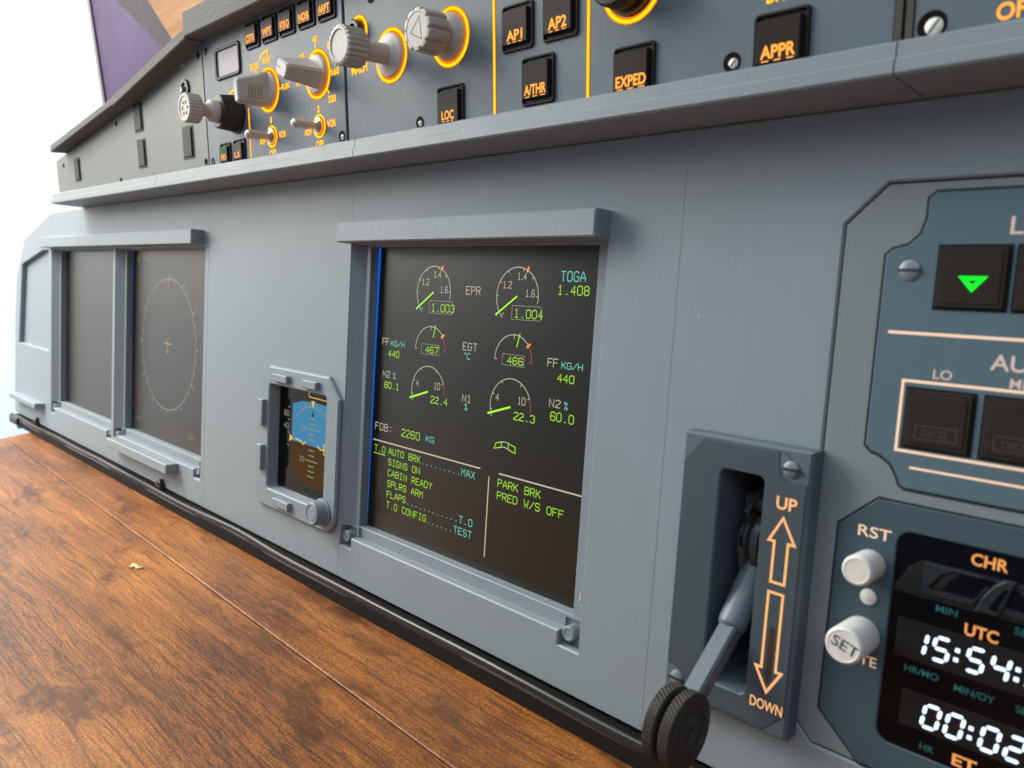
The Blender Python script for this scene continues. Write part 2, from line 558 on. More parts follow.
SG = glow('screen_green', (0.40, 0.80, 0.030), 0.9)
SGB = glow('screen_bright_green', (0.45, 1.0, 0.02), 0.95)
SC_ = glow('screen_cyan', (0.16, 0.62, 0.52), 0.95)
SW = glow('screen_white', (0.64, 0.60, 0.44), 0.8)
SDIM = glow('screen_dim_white', (0.6, 0.52, 0.34), 0.42)
SA = glow('screen_amber', (1.0, 0.30, 0.07), 0.95)
SR = glow('screen_red', (0.42, 0.085, 0.05), 0.75)
SBLUE = lamp('screen_sky_blue', (0.070, 0.27, 0.47), 0.9)
SBROWN = lamp('screen_earth_brown', (0.085, 0.047, 0.020), 0.9)
SYEL = lamp('screen_yellow', (1.0, 0.60, 0.06), 0.9)
STEAL = lamp('screen_dim_teal', (0.02, 0.10, 0.075), 0.8)
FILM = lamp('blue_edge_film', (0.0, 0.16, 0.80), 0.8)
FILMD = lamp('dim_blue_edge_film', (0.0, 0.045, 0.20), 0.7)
LEDW = lamp('white_led_segment', (0.62, 0.78, 1.0), 2.2)
CLKTXT = lamp('clock_amber_lettering', (1.0, 0.40, 0.12), 0.95)
CLKTEAL = lamp('clock_teal_lettering', (0.035, 0.17, 0.16), 0.6)

# ------------------------------------------------------------------ setting
WOOD = wood()
desk = thing('desk', 'rustic brown wood grain desk with dark patches and a pale board joint', 'desk', F_DESK, (0, 0, 0))


def board(name, P, v0, v1):
    b = B()
    P = ccw(P)
    I = offset(P, -0.5)
    top = [b.v(u, -d, v1) for u, d in I]
    b.f(top)
    m1 = [b.v(u, -d, v1 - 0.45) for u, d in P]
    m0 = [b.v(u, -d, v0) for u, d in P]
    n = len(P)
    for i in range(n):
        j = (i + 1) % n
        b.f([top[i], top[j], m1[j], m1[i]]); b.f([m1[i], m1[j], m0[j], m0[i]])
    b.f(m0)
    return b.build(name, [WOOD], desk)


def gy(u):      # the board joint, running nearly along the panel
    return -51.5 - (u + 1000) * 0.0308


def lx(d):      # left edge of the desk, u at world y (mm)
    return -1011 - (d + 57) * 0.30


board('back_board', [(lx(700), 700), (lx(gy(-1010)), gy(-1010)), (700, gy(700)), (700, 700)], -25, 0)
board('front_board', [(lx(gy(-1010) - 0.9), gy(-1010) - 0.9), (lx(-420), -420), (700, -420), (700, gy(700) - 0.9)], -25, 0)
for u in (-850, 640):
    for d in (-380, 600):
        b = B(); b.box(u - 25, u + 25, -d - 25, -d + 25, -730, -25.5); b.build('leg', [BLACK], desk)

b = B()
b.box(-2660, -2640, -3200, 2600, -760, 2200)
w = b.build('wall', [WALLM], frame=F_DESK, org=(-2650, 0, -760)); tag(w, kind='structure')

# flake of pale wood lying on the desk
b = B()
P = [(-526.0, -88.5), (-521, -87.0), (-518.5, -87.8), (-514.5, -85.4), (-516.8, -89.6), (-519.4, -89.2), (-522, -92.2), (-524, -90.4)]
top = [b.v(u, -d, 1.2 + 0.5 * math.sin(u)) for u, d in P]; bot = [b.v(u, -d, 0.2) for u, d in P]
b.f(top); b.f(bot)
for i in range(len(P)):
    j = (i + 1) % len(P); b.f([top[i], top[j], bot[j], bot[i]])
o = b.build('wood_flake', [simple('pale_flake', (0.70, 0.52, 0.26), 0.7)], frame=F_DESK, org=(-520, 89, 0))
tag(o, 'tiny pale yellow flake lying on the brown desk left of the panel', 'flake')

# ------------------------------------------------------------------ base under the panel
base = thing('panel_base', 'black base rail under the grey panel with a wavy rubber edging strip', 'base rail', F_PANEL, (-1112, 0, -181))
b = B()
b.extrude_u([(-58, -179.2), (-58, -170.2), (5.6, -170.6), (6.9, -171.4), (7.4, -172.4), (7.4, -179.8), (6.2, -180.0)], -1108, 60)
b.build('base_board', [DKWOOD], base)
b = B()
pts = []
for i in range(220):
    u = -1112 + i * 1172 / 219
    wv = 0.7 * math.sin(u * 0.021) + 0.5 * math.sin(u * 0.047 + 1) + 1.4 * math.exp(-((u + 820) / 55) ** 2) + 1.3 * math.exp(-((u + 505) / 40) ** 2)
    wh = 0.5 * math.sin(u * 0.031 + 2) + 1.0 * math.exp(-((u + 820) / 55) ** 2)
    pts.append((u, 4.6 + wh, -171.0 + wv * 0.55))
b.tube(pts, 1.45, 10)
b.tube([(u, h + 2.1, v - 1.9) for u, h, v in pts], 0.75, 8)
b.build('edging_strip', [simple('satin_black_strip', (0.020, 0.017, 0.015), 0.33)], base)
b = B()
b.plate(rrect(-1094, -1066, -177, -170, 2), 2, 10, 0.6)
b.lathe([(7, -10), (7, 5)], (-1080, -178), 20, cap0=True)
b.build('foot', [RUBBER], base)
for u in (-1014, -655):
    c = thing('clip', 'small black clip pinched on the panel foot ' + ('at its far left end' if u < -900 else 'under the navigation display ledge'), 'clip', F_PANEL, (u, 0, -168), 'black clips along the panel foot')
    b = B()
    b.plate([(u - 4.5, -168.5), (u + 6, -168.5), (u + 4.5, -163.5), (u + 1, -161.5), (u - 3, -163)], 0.3, 4.5, 0.8)
    b.build('jaw', [RUBBER], c)
    b = B(); b.lathe([(1.3, 4.4), (1.3, 5.4)], (u + 1, -165), 16); b.build('rivet', [MECH], c)

# ------------------------------------------------------------------ main instrument panel
main = thing('main_instrument_panel', 'long grey blue instrument panel plate with display openings and hood bars', 'instrument panel', F_PANEL, (-500, 0, -169))


def du_hole(L, R, top=29.5):
    return [(L, -148.6), (L + 11.3, -148.6), (L + 11.3, -142.0), (R - 11.8, -142.0), (R - 11.8, -148.6), (R, -148.6), (R, top), (L, top)]


UR = 40.0
insert = [(-107.1, 33.2), (-107.1, -136.6), (-100.8, -142.6), (UR - 13, -142.6), (UR - 6.6, -136.6), (UR - 6.6, 33.2), (UR - 19, 45.9), (-94.4, 45.9)]
outline = [(-1114.3, -168.6), (-1114.3, -67), (-1109, -6), (-1074, 42), (-970, 68.6), (-866, 70), (-866, 70.1), (UR, 70.1), (UR, -168.6)]
sidecut = [(-1096, -81), (-1083, 13.2), (-1000, 29.2), (-976, 29.4), (-976, -81.5)]
DUS = {'pfd': (-965.0, -778.0), 'nd': (-771.0, -584.0), 'ewd': (-390.3, -204.2)}
gslot = rrect(-139.2, -122.3, -131.8, -53.0, 2.5)
b = B()
b.plate(outline, -8, 0, 0.5, holes=[sidecut, rect(-477.5, -404.0, -133, -59)] + [du_hole(*DUS[k]) for k in DUS] + [insert, offset(ccw(gslot), 1.5)], hc=0.7)
# print seams between the panel sections
for u, v0, v1 in ((-774.2, 43.5, 69.8), (-774.2, -167.8, -150), (-578, -168, 69.8), (-391, 42.5, 69.8), (-391.2, -168, -150), (-169.1, -168, 69.8), (-970, 45, 68)):
    b.box(u - 0.28, u + 0.28, -0.5, 0.08, v0, v1)
b.build('panel_plate', [PANEL], main)
b = B()
b.box(-1098, -970, -8.2, -5.2, -83, 31)
b.build('recess_floor', [PANEL], main)
b = B()
b.box(-1108, UR - 1, -62, -58, -168, 68)
b.build('back_cover', [BLACK], main)


def hood(name, u0, u1, v0, v1, h1, ch=0.7, tp=2.5):
    bb = B()
    bb.plate(rect(u0, u1, v0, v1), 0.02, h1, ch, back=True)
    return bb.build(name, [PANEL], main)


hood('hood_bar', -391.0, -203.2, 29.8, 41.3, 10.3)
hood('hood_bar', -972.0, -586.5, 31.0, 42.0, 10.0)
hood('ledge_bar', -1098.4, -989.9, -148.4, -142.4, 10.0)
hood('ledge_bar', -760.0, -624.4, -151.4, -143.2, 10.0)

# the flush insert at the right that carries brake panel and clock
b = B()
ii = offset(ccw(insert), -0.75)
b.plate(ii, -6, 0, 0.35)
b.build('insert_plate', [INSERTP], main)
b = B()
b.box(-110, UR - 4, -8.4, -6.5, -145, 49)
b.build('groove_backing', [DGROOVE], main)


# ------------------------------------------------------------------ display units
def display_unit(name, label, L, R, film, group):
    t = thing(name, label, 'display', F_PANEL, ((L + R) / 2, -12, -150), group)
    lo = offset(ccw(du_hole(L, R)), -0.06)
    inner = rect(L + 10.8, R - 9.0, -135.7, 28.6)
    bb = B()
    bb.plate(lo, -13.0, -6.0, 0.0, holes=[inner], hc=0.4)
    # raised rim round each corner notch
    for s, e in ((L, 1), (R, -1)):
        a = s + e * 0.6; c_ = s + e * 12.6
        u0, u1 = min(a, c_), max(a, c_)
        bb.box(u0, u1, -6.05, -4.6, -136.7, -135.8)
        k = c_ - e * 0.0
        bb.box(min(k, k - e * 0.9), max(k, k - e * 0.9), -6.05, -4.6, -141.95, -136.7)
    for (ua, ub) in ((L + 0.07, L + 7.4),):
        A = [bb.v(ua, -0.5, v) for v in (-136.4, 29.3)]; C = [bb.v(ub, -6.02, v) for v in (-136.4, 29.3)]; D_ = [bb.v(ua, -6.02, v) for v in (-136.4, 29.3)]
        bb.f([A[0], A[1], C[1], C[0]]); bb.f([A[0], C[0], D_[0]]); bb.f([A[1], D_[1], C[1]])
    bb.build('bezel', [BEZEL], t)
    for u in (L + 4.6, R - 7.2):
        fb = B()
        fb.lathe([(3.5, -6.0), (3.5, -1.8), (3.0, -1.3), (2.2, -1.3), (2.0, -1.6), (0.05, -1.6)], (u, -142.6), 28)
        fb.build('fastener', [BEZEL], t)
    sb = B()
    sb.box(L + 4, R - 4, -16, -11.95, -141, 29.2)
    scr = sb.build('screen', [SCREEN], t)
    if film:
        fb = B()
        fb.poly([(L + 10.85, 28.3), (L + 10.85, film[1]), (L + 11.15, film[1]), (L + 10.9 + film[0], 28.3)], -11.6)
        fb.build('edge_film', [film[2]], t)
    return t, scr


ewd, ewscr = display_unit('engine_display', 'large dark engine display with green gauges and takeoff memo lines', *DUS['ewd'], (1.7, -128, FILM), 'square flight displays')
pfd, pfscr = display_unit('flight_display', 'leftmost dark display beside the side recess, showing nothing readable', *DUS['pfd'], None, 'square flight displays')
nd, ndscr = display_unit('navigation_display', 'dim display showing a thin compass circle and a small yellow cross', *DUS['nd'], (1.8, -60, FILMD), 'square flight displays')
HS = -11.82
CAM_SCALE = 0.98105       # symbol layout taken from image pixels, scaled about the camera to reach the glass


def gauge(kind, c, r, parent):
    """one round engine gauge with scale, needle and boxed value"""
    bb = B()
    MATS = [SW, SGB, SA, SR, SG, SC_]
    cx, cy = c
    if kind[0] == 'epr':
        bb.ribbon(arc(c, r, -12, 229, 48), 0.42, HS)
        for a in (180, 150, 118, 74, 42, 2):
            bb.ribbon([(cx + (r - 1.3) * math.cos(math.radians(a)), cy + (r - 1.3) * math.sin(math.radians(a))), (cx + r * math.cos(math.radians(a)), cy + r * math.sin(math.radians(a)))], 0.4, HS)
        bb.stroke('1.2', cx - 10.0, cy + 3.9, 3.3, 2.0, 1.9, 0.36, HS)
        bb.stroke('1.4', cx - 0.2, cy + 8.2, 3.3, 2.0, 1.9, 0.36, HS)
        bb.stroke('1.6', cx + 5.9, cy + 0.1, 3.3, 2.0, 1.9, 0.36, HS)
        bb.ribbon([(cx - 9.4, cy - 9.2), (cx - 8.6, cy - 8.6)], 0.5, HS)
        bb.mi = 2
        a = math.radians(64)
        bb.ribbon([(cx + (r - 0.6) * math.cos(a), cy + (r - 0.6) * math.sin(a)), (cx + (r + 1.5) * math.cos(a), cy + (r + 1.5) * math.sin(a))], 1.1, HS)
        bb.mi = 5
        bb.disc((cx - 13.8, cy - 9.4), 0.8, HS, 12)
        bb.mi = 1
        bb.ribbon([(cx, cy), (cx - 13.6, cy - 9.2)], 0.85, HS + 0.03)
        box = rect(cx - 2.8, cx + 16.6, cy - 11.2, cy - 4.5)
        tp = (cx - 0.8, cy - 10.2)
        val = kind[1]; pit, g = 3.95, 2.9
        hgt = 4.0
    elif kind[0] == 'egt':
        bb.ribbon(arc(c, r, 180, 38, 30), 0.42, HS)
        bb.ribbon([(cx - r, cy), (cx - r + 1.4, cy)], 0.42, HS)
        bb.ribbon([(cx, cy + r - 0.2), (cx, cy + r - 2)], 0.42, HS)
        bb.mi = 3
        bb.ribbon(arc(c, r, 36, 0, 14), 0.5, HS)
        bb.ribbon([(cx + r, cy), (cx + r - 1.8, cy)], 0.5, HS)
        bb.mi = 2
        a = math.radians(39)
        bb.ribbon([(cx + (r - 1) * math.cos(a), cy + (r - 1) * math.sin(a)), (cx + (r + 1.2) * math.cos(a), cy + (r + 1.2) * math.sin(a))], 1.2, HS)
        bb.mi = 1
        bb.ribbon([(cx + 3.8, cy + 13.6), (cx + 2.2, cy + 7.2)], 0.5, HS + 0.03)
        box = rect(cx - 7.4, cx + 7.7, cy - 2.5, cy + 3.0)
        tp = (cx - 3.8, cy - 1.7)
        val = kind[1]; pit, g = 3.9, 2.9
        hgt = 3.5
    else:
        bb.ribbon(arc(c, r, 206, 24, 40), 0.42, HS)
        for a in (190, 156, 118, 60, 24):
            bb.ribbon([(cx + (r - 1.3) * math.cos(math.radians(a)), cy + (r - 1.3) * math.sin(math.radians(a))), (cx + r * math.cos(math.radians(a)), cy + r * math.sin(math.radians(a)))], 0.4, HS)
        bb.stroke('4', cx - 10.4, cy + 2.3, 3.3, 2.6, 2.1, 0.36, HS)
        bb.stroke('10', cx + 5.2, cy + 2.2, 3.6, 2.8, 2.2, 0.36, HS)
        bb.mi = 3
        bb.ribbon(arc(c, r, 22, -3, 10), 0.5, HS)
        bb.mi = 1
        bb.ribbon([(cx, cy), (cx - 15.3, cy - 5.0)], 1.05, HS + 0.03)
        box = None
        tp = (cx + 3.2, cy - 5.6)
        val = kind[1]; pit, g = 3.7, 2.8
        hgt = 3.6
    if box:
        bb.mi = 0
        bb.ribbon(box, 0.16, HS, True)
    bb.mi = 4
    bb.stroke(val, tp[0], tp[1], hgt, pit, g, 0.45, HS)
    return bb.build('engine_gauge', MATS, parent, k=CAM_SCALE)


for kind, c, r in ((('epr', '1.003'), (-335.3, 4.6), 14.2), (('epr', '1.004'), (-271.2, 4.7), 14.3),
                   (('egt', '467'), (-335.6, -27.0), 12.9), (('egt', '466'), (-271.3, -27.0), 12.9),
                   (('n1', '22.4'), (-335.9, -50.3), 14.2), (('n1', '22.3'), (-271.3, -50.2), 14.2)):
    gauge(kind, c, r, ewscr)
TX = [SG, SC_, SW]
H = HS


def readout(name, *items):
    """one written item on the engine display: (material index, text, u, v, height, pitch, glyph width, line width)"""
    bb = B()
    for mi, tx, u, v, hh, pt, gw, lw in items:
        bb.mi = mi; bb.stroke(tx, u, v, hh, pt, gw, lw, H)
    return bb.build(name, TX, ewscr, k=CAM_SCALE)


readout('gauge_title', (2, 'EPR', -308.5, 4.6, 4.0, 4.0, 2.75, 0.42))
readout('gauge_title', (2, 'EGT', -308.6, -24.6, 3.8, 4.0, 2.75, 0.42), (1, "'C", -307.4, -29.3, 3.1, 2.4, 2.4, 0.4))
readout('gauge_title', (2, 'N1', -306.8, -51.8, 3.6, 3.9, 2.7, 0.42), (1, '%', -304.7, -56.1, 3.2, 3, 2.0, 0.4))
for u, u1, u2 in ((-379.6, -371.4, -373.4), (-248.0, -239.2, -241.3)):
    readout('fuel_flow', (2, 'FF', u, -27.3, 3.7, 3.5, 2.7, 0.42), (1, 'KG/H', u1, -27.5, 2.9, 3.35, 2.5, 0.4), (0, '440', u2, -33.9, 3.5, 3.7, 2.7, 0.45))
readout('rotor_speed', (2, 'N2', -377.8, -46.2, 3.5, 4.0, 2.8, 0.42), (1, '%', -367.9, -46.4, 3.2, 3, 2.1, 0.4), (0, '60.1', -375.7, -52.5, 3.5, 3.65, 2.7, 0.45))
readout('rotor_speed', (2, 'N2', -245.3, -46.2, 3.5, 4.0, 2.8, 0.42), (1, '%', -236.0, -46.4, 3.2, 3, 2.1, 0.4), (0, '60.0', -244.0, -52.6, 4.0, 3.8, 2.8, 0.45))
readout('thrust_mode', (1, 'TOGA', -243.3, 12.9, 4.4, 3.95, 2.8, 0.45), (0, '1.408', -244.6, 6.7, 4.1, 3.95, 2.8, 0.45))
b = B()
b.mi = 2; b.stroke('FOB:', -383.0, -78.3, 4.1, 4.5, 3.1, 0.45, H)
b.mi = 0; b.stroke('2260', -357.3, -78.6, 4.2, 4.4, 3.2, 0.45, H)
b.mi = 1; b.stroke('KG', -335.1, -78.0, 3.1, 3.9, 3.0, 0.4, H)
b.build('fuel_readout', TX, ewscr, k=CAM_SCALE)
b = B()
b.mi = 2
b.ribbon([(-384.4, -84.8), (-290.3, -84.8)], 0.75, H); b.ribbon([(-275.8, -84.8), (-219.0, -84.8)], 0.75, H); b.ribbon([(-283.2, -88.0), (-283.2, -129.8)], 0.75, H)
b.build('divider_lines', TX, ewscr, k=CAM_SCALE)
b = B()
b.stroke('T.O', -382.7, -91.4, 3.6, 3.79, 2.65, 0.43, H); b.ribbon([(-383.3, -92.7), (-372.2, -92.7)], 0.45, H)
for k, (t0, dots, t1) in enumerate((('AUTO BRK', 9, 'MAX'), ('SIGNS ON', 0, ''), ('CABIN READY', 0, ''), ('SPLRS ARM', 0, ''), ('FLAPS', 12, 'T.O'), ('T.O CONFIG', 6, 'TEST'))):
    v = -91.2 - 6.42 * k
    b.mi = 0; b.stroke(t0, -368.5, v, 3.6, 3.79, 2.65, 0.43, H)
    b.mi = 1; b.stroke('.' * dots + t1, -368.5 + 3.79 * len(t0), v, 3.6, 3.79, 2.65, 0.43, H)
b.build('takeoff_memo', TX, ewscr, k=CAM_SCALE)
b = B()
b.stroke('PARK BRK', -276.4, -91.4, 3.7, 3.79, 2.75, 0.43, H); b.stroke('PRED W/S OFF', -276.4, -97.8, 3.7, 3.79, 2.75, 0.43, H)
b.build('memo_list', TX, ewscr, k=CAM_SCALE)
b = B()
b.ribbon([(-275.4, -68.5), (-279.7, -69.6), (-280.8, -72.5), (-275.9, -71.2)], 0.5, H); b.ribbon([(-270.8, -68.5), (-266.0, -69.6), (-265.7, -72.7), (-270.7, -71.5)], 0.5, H)
b.ribbon([(-275.4, -68.3), (-275.9, -71.2)], 0.5, H); b.ribbon([(-270.8, -68.3), (-270.7, -71.5)], 0.5, H)
b.mi = 2
b.ribbon([(-275.4, -68.4), (-273.1, -68.1), (-270.8, -68.4)], 0.45, H); b.ribbon([(-275.9, -71.2), (-273.2, -70.8), (-270.7, -71.4)], 0.45, H)
b.build('flap_symbol', TX, ewscr, k=CAM_SCALE)

# navigation display symbols
b = B()
cn = (-692.5, -52.5); rn = 57
b.mi = 0
b.disc(cn, rn + 0.45, HS, 64, rn - 0.45)
for k in range(36):
    a = math.radians(k * 10); r1 = rn + (4.4 if k % 3 == 0 else 2.6)
    b.ribbon([(cn[0] + rn * math.cos(a), cn[1] + rn * math.sin(a)), (cn[0] + r1 * math.cos(a), cn[1] + r1 * math.sin(a))], 0.8 if k % 3 else 1.1, HS)
for k in range(12):
    a = math.radians(90 - k * 30)
    if k % 3: b.stroke(str(k * 3)[-1], cn[0] + 63.5 * math.cos(a) - 1, cn[1] + 63.5 * math.sin(a) - 1.5, 3, 3, 2.2, 0.4, HS)
b.stroke('GS', -765, 20, 3.4, 4, 2.8, 0.4, HS); b.stroke('TAS', -750, 20, 3.4, 4, 2.8, 0.4, HS)
b.stroke('VOR1', -765, -128, 3.4, 4, 2.8, 0.4, HS); b.stroke('VOR2', -650, -128, 3.4, 4, 2.8, 0.4, HS)
b.mi = 1
b.ribbon([(cn[0], cn[1] + rn - 8), (cn[0], cn[1] + rn + 5)], 0.9, HS + .05)
b.ribbon([(cn[0] - 7, cn[1] + 1), (cn[0] + 7, cn[1] + 1)], 1.0, HS + .05); b.ribbon([(cn[0], cn[1] + 6), (cn[0], cn[1] - 8)], 1.0, HS + .05); b.ribbon([(cn[0] - 3, cn[1] - 6), (cn[0] + 3, cn[1] - 6)], 0.9, HS + .05)
b.build('compass_rose', [SDIM, glow('dim_yellow', (0.8, 0.55, 0.2), 0.5)], ndscr, k=CAM_SCALE)

# ------------------------------------------------------------------ standby instrument
si = thing('standby_instrument', 'small standby horizon instrument with blue sky and brown ground left of the engine display', 'instrument', F_PANEL, (-440, 0, -146))
so = [(-489.5, -141.2), (-489.5, -62.3), (-476.5, -49.2), (-405, -49.2), (-392.4, -61.5), (-392.4, -132)] + arc((-404.4, -132), 12, 0, -90, 8)[1:] + [(-486, -144)]
sop = rrect(-475.2, -406.2, -131.2, -61.0, 2.6)
b = B(); b.plate(so, 0.02, 3.0, 1.1, holes=[sop], hc=0.8); b.build('bezel', [BEZEL], si)
b = B()
b.wall(ccw(sop), 2.2, offset(ccw(sop), -1.2), -4.6)
b.build('bezel_throat', [BEZEL], si)
b = B(); b.box(-476, -405, -8, -4.4, -132, -60); sscr = b.build('screen', [GLASS], si)
for (u0, u1, v0, v1) in ((-466.4, -448.6, -58.2, -53.4), (-430.3, -413.8, -58.2, -53.4), (-484.6, -478.4, -89.5, -72), (-484.8, -478.6, -119.5, -102.5), (-461.4, -441.8, -139.8, -134.6)):
    b = B(); b.plate(rect(u0, u1, v0, v1), 3.02, 6.2, 0.5); b.build('button', [BEZEL], si)
b = B()
kc = (-405.2, -131.8)
b.lathe([(8.6, 3.02), (8.6, 4.0), (7.4, 4.2), (7.2, 10.6), (6.5, 11.4), (5.2, 11.4), (4.9, 10.9), (4.6, 10.9), (4.3, 11.2), (0.6, 11.2)], kc, 40)
b.build('knob', [BEZEL], si)
HI = -4.35
b = B()
bl = [(-457.2, -96.5), (-416.4, -96.5), (-407, -96.5), (-407, -70.2)] + [(-411.0, -69.2), (-420.0, -68.6), (-432.5, -68.3), (-446, -69.2), (-457.2, -72.2)]
b.mi = 0; b.poly(bl, HI + .02)
b.mi = 1; b.poly([(-457.2, -96.6), (-457.2, -117), (-450, -120), (-444, -121.8), (-432, -123.2), (-407, -122), (-407, -96.6)], HI + .02)
b.mi = 2
for k, wd in ((-1, 3), (-2, 3), (-3, 7), (-4, 3), (-5, 3.4), (-6, 3.4), (1, 3), (2, 3.4), (3, 9), (4, 3), (5, 3.4)):
    b.ribbon([(-432.5 - wd, -96 + k * 3.4), (-432.5 + wd, -96 + k * 3.4)], 0.7, HI + .06)
b.stroke('10', -446.5, -87.5, 3.2, 3, 2.3, 0.5, HI + .06); b.stroke('10', -446.5, -108, 3.2, 3, 2.3, 0.5, HI + .06)
b.ribbon(arc((-432.5, -97), 25.5, 140, 45, 20), 0.6, HI + .06)
for a in (60, 70, 80, 100, 110, 120):
    b.ribbon([(-432.5 + 25.5 * math.cos(math.radians(a)), -97 + 25.5 * math.sin(math.radians(a))), (-432.5 + 28 * math.cos(math.radians(a)), -97 + 28 * math.sin(math.radians(a)))], 0.7, HI + .06)
for k, s in enumerate(('60', '40')): b.stroke(s, -467.3, -81 - k * 8.3, 3.4, 3.3, 2.4, 0.45, HI + .06)
for k in range(4): b.ribbon([(-462.5, -75 - 4.2 * k * 2), (-460, -75 - 4.2 * k * 2)], 0.5, HI + .06)
b.mi = 3
b.poly([(-434.6, -67.6), (-430.4, -67.6), (-432.5, -72)], HI + .1)
b.poly([(-459.8, -92.6), (-455, -95), (-459.8, -97.6)], HI + .1)
b.ribbon([(-452, -94.6), (-445, -95.2), (-443, -97), (-440, -95)], 0.9, HI + .1); b.ribbon([(-426, -95.3), (-422, -97), (-414, -96.2)], 0.9, HI + .1)
b.ribbon(rect(-418.2, -406.8, -99.3, -93), 0.8, HI + .1, True)
b.ribbon([(-437.5, -60.2), (-437.5, -65.4), (-407, -65.8)], 0.55, HI + .1)
b.mi = 4
b.stroke('1013/29', -441, -127.8, 3.6, 3.1, 2.4, 0.45, HI + .06)
b.mi = 5
b.poly([(-433.9, -77.6), (-431.1, -77.6), (-432.5, -73.6)], HI + .1)
b.build('horizon_symbols', [SBLUE, SBROWN, lamp('dim_cream', (0.55, 0.5, 0.33), 0.55), SYEL, STEAL, BLACK], sscr)

# ------------------------------------------------------------------ landing gear lever panel
gp = thing('gear_lever_panel', 'dark slate landing gear panel with slot, lever and orange up and down arrows', 'gear panel', F_PANEL, (-130, 0, -142))
go = rect(-155.2, -106.1, -142.0, -41.6)
b = B()
b.plate(go, 0.02, 8.0, 1.0, holes=[gslot], hc=0.5)
b.build('frame_plate', [GEARE], gp)
inset = [(-153.9, -52.5), (-146.8, -43.6), (-117.6, -43.6), (-117.6, -48.5), (-116.2, -51.6), (-113.0, -53.0), (-107.4, -53.0), (-107.4, -133.2), (-114.5, -140.6), (-138.5, -140.6), (-147.5, -133.0), (-150.2, -131.0), (-153.9, -130.6)]
b = B()
b.plate(inset, 7.9, 8.22, 0.18, holes=[offset(ccw(gslot), 0.3)], hc=0.15)
b.build('face_plate', [GEARP], gp)
b = B()
b.ribbon(inset, 0.35, 8.06, True)
b.ribbon([(-115.6, -43.3), (-108.0, -50.5)], 0.3, 8.06)
b.build('engraved_edge', [DGROOVE], gp)
for c in ((-113.2, -48.6), (-149.6, -135.6)):
    b = B(); b.lathe([(2.9, 8.0), (2.7, 8.7), (1.8, 9.15), (0.05, 9.3)], c, 28)
    b.mi = 1; b.box(c[0] - 2.9, c[0] + 2.9, 8.5, 9.36, c[1] - 0.42, c[1] + 0.42)
    b.build('screw', [SCREWM, DGROOVE], gp)
HG = 8.32
b = B(); b.text('UP', -117.2, -62.6, 4.4, HG, -109.9, 0.022); b.build('lettering', [PEACH], gp)
b = B(); b.text('DOWN', -119.9, -133.6, 3.7, HG, -108.0, 0.014); b.build('lettering', [PEACH], gp)
b = B()
b.ribbon([(-114.2, -65.6), (-118.6, -74.0), (-116.6, -74.0), (-116.6, -88.2), (-111.7, -88.2), (-111.7, -74.0), (-109.5, -74.0)], 0.95, HG, True)
b.build('up_arrow', [PEACH], gp)
b = B()
b.ribbon([(-116.9, -91.8), (-111.7, -91.8), (-111.7, -118.9), (-109.6, -118.9), (-114.3, -127.0), (-119.0, -118.9), (-116.9, -118.9)], 0.95, HG, True)
b.mi = 1
b.poly([(-115.3, -104), (-113.3, -104), (-113.3, -118.9), (-113.0, -120.5), (-114.3, -123.8), (-115.6, -120.5), (-115.3, -118.9)], HG - .02)
b.build('down_arrow', [PEACH, simple('unlit_arrow', (0.05, 0.025, 0.015), 0.5)], gp)
b = B()
b.wall(offset(ccw(gslot), 0.05), -0.02, offset(ccw(gslot), 0.05), -26)
b.build('slot_wall', [GEARE], gp)
b = B()
b.box(-150, -112, -56, -54, -140, -45)
b.lathe([(13, -5), (13, -2.4), (10.5, -2.0), (10.5, -0.6), (13, -0.2), (13, 2.2), (11, 2.6), (11, 4.5)], (0, 0), 36, axis=((-130.5, -15.5, -82), (1, 0, 0), (0, 1, 0), (0, 0, 1)), cap0=True)
b.lathe([(4, -6.5), (4, 6)], (0, 0), 20, axis=((-130.5, -12, -67), (1, 0, 0), (0, 1, 0), (0, 0, 1)), cap0=True)
for k in range(8):
    b.box(-126.5, -123.4, -24 - k, -20 - k * 0.8, -64 - k * 6.5, -60.5 - k * 6.5)
b.tube([(-133, -12, -62), (-134, -4, -70), (-134.5, -2.5, -82), (-134, -6, -94)], 1.3, 10)
b.build('mechanism', [MECH], gp)
# lever: pivots inside the slot, comes out and down to a knurled wheel
lv0 = Vector((-130.7, -16, -84)); lv1 = Vector((-130.7, 6.5, -110.6)); lv2 = Vector((-130.7, 37.5, -136.5))
d = (lv2 - lv1).normalized(); e1 = Vector((1, 0, 0)); e2 = d.cross(e1).normalized()
b = B()
L1 = (lv1 - lv0).length
b.lathe([(5.4, 0), (5.3, L1 - 3), (4.9, L1 - 1), (3.9, L1)], (0, 0), 28, axis=(lv0, (lv1 - lv0).normalized(), e1, (lv1 - lv0).normalized().cross(e1)), cap0=True)
hw = 3.4
seg = []
for t in (-1.5, (lv2 - lv1).length):
    o = lv1 + d * t
    ring = []
    for sx, sy in ((-1, -.75), (-.75, -1), (.75, -1), (1, -.75), (1, .75), (.75, 1), (-.75, 1), (-1, .75)):
        q = o + e1 * (sx * hw) + e2 * (sy * hw); ring.append(b.bm.verts.new(q))
    seg.append(ring)
for i in range(8):
    b.f([seg[0][i], seg[0][(i + 1) % 8], seg[1][(i + 1) % 8], seg[1][i]])
b.f(seg[0]); b.f(seg[1])
lever = b.build('lever', [LEVER], gp)
b = B()
KN = 200
kn = lambda a, k: 0.020 * math.cos(50 * a + k * 1.57)
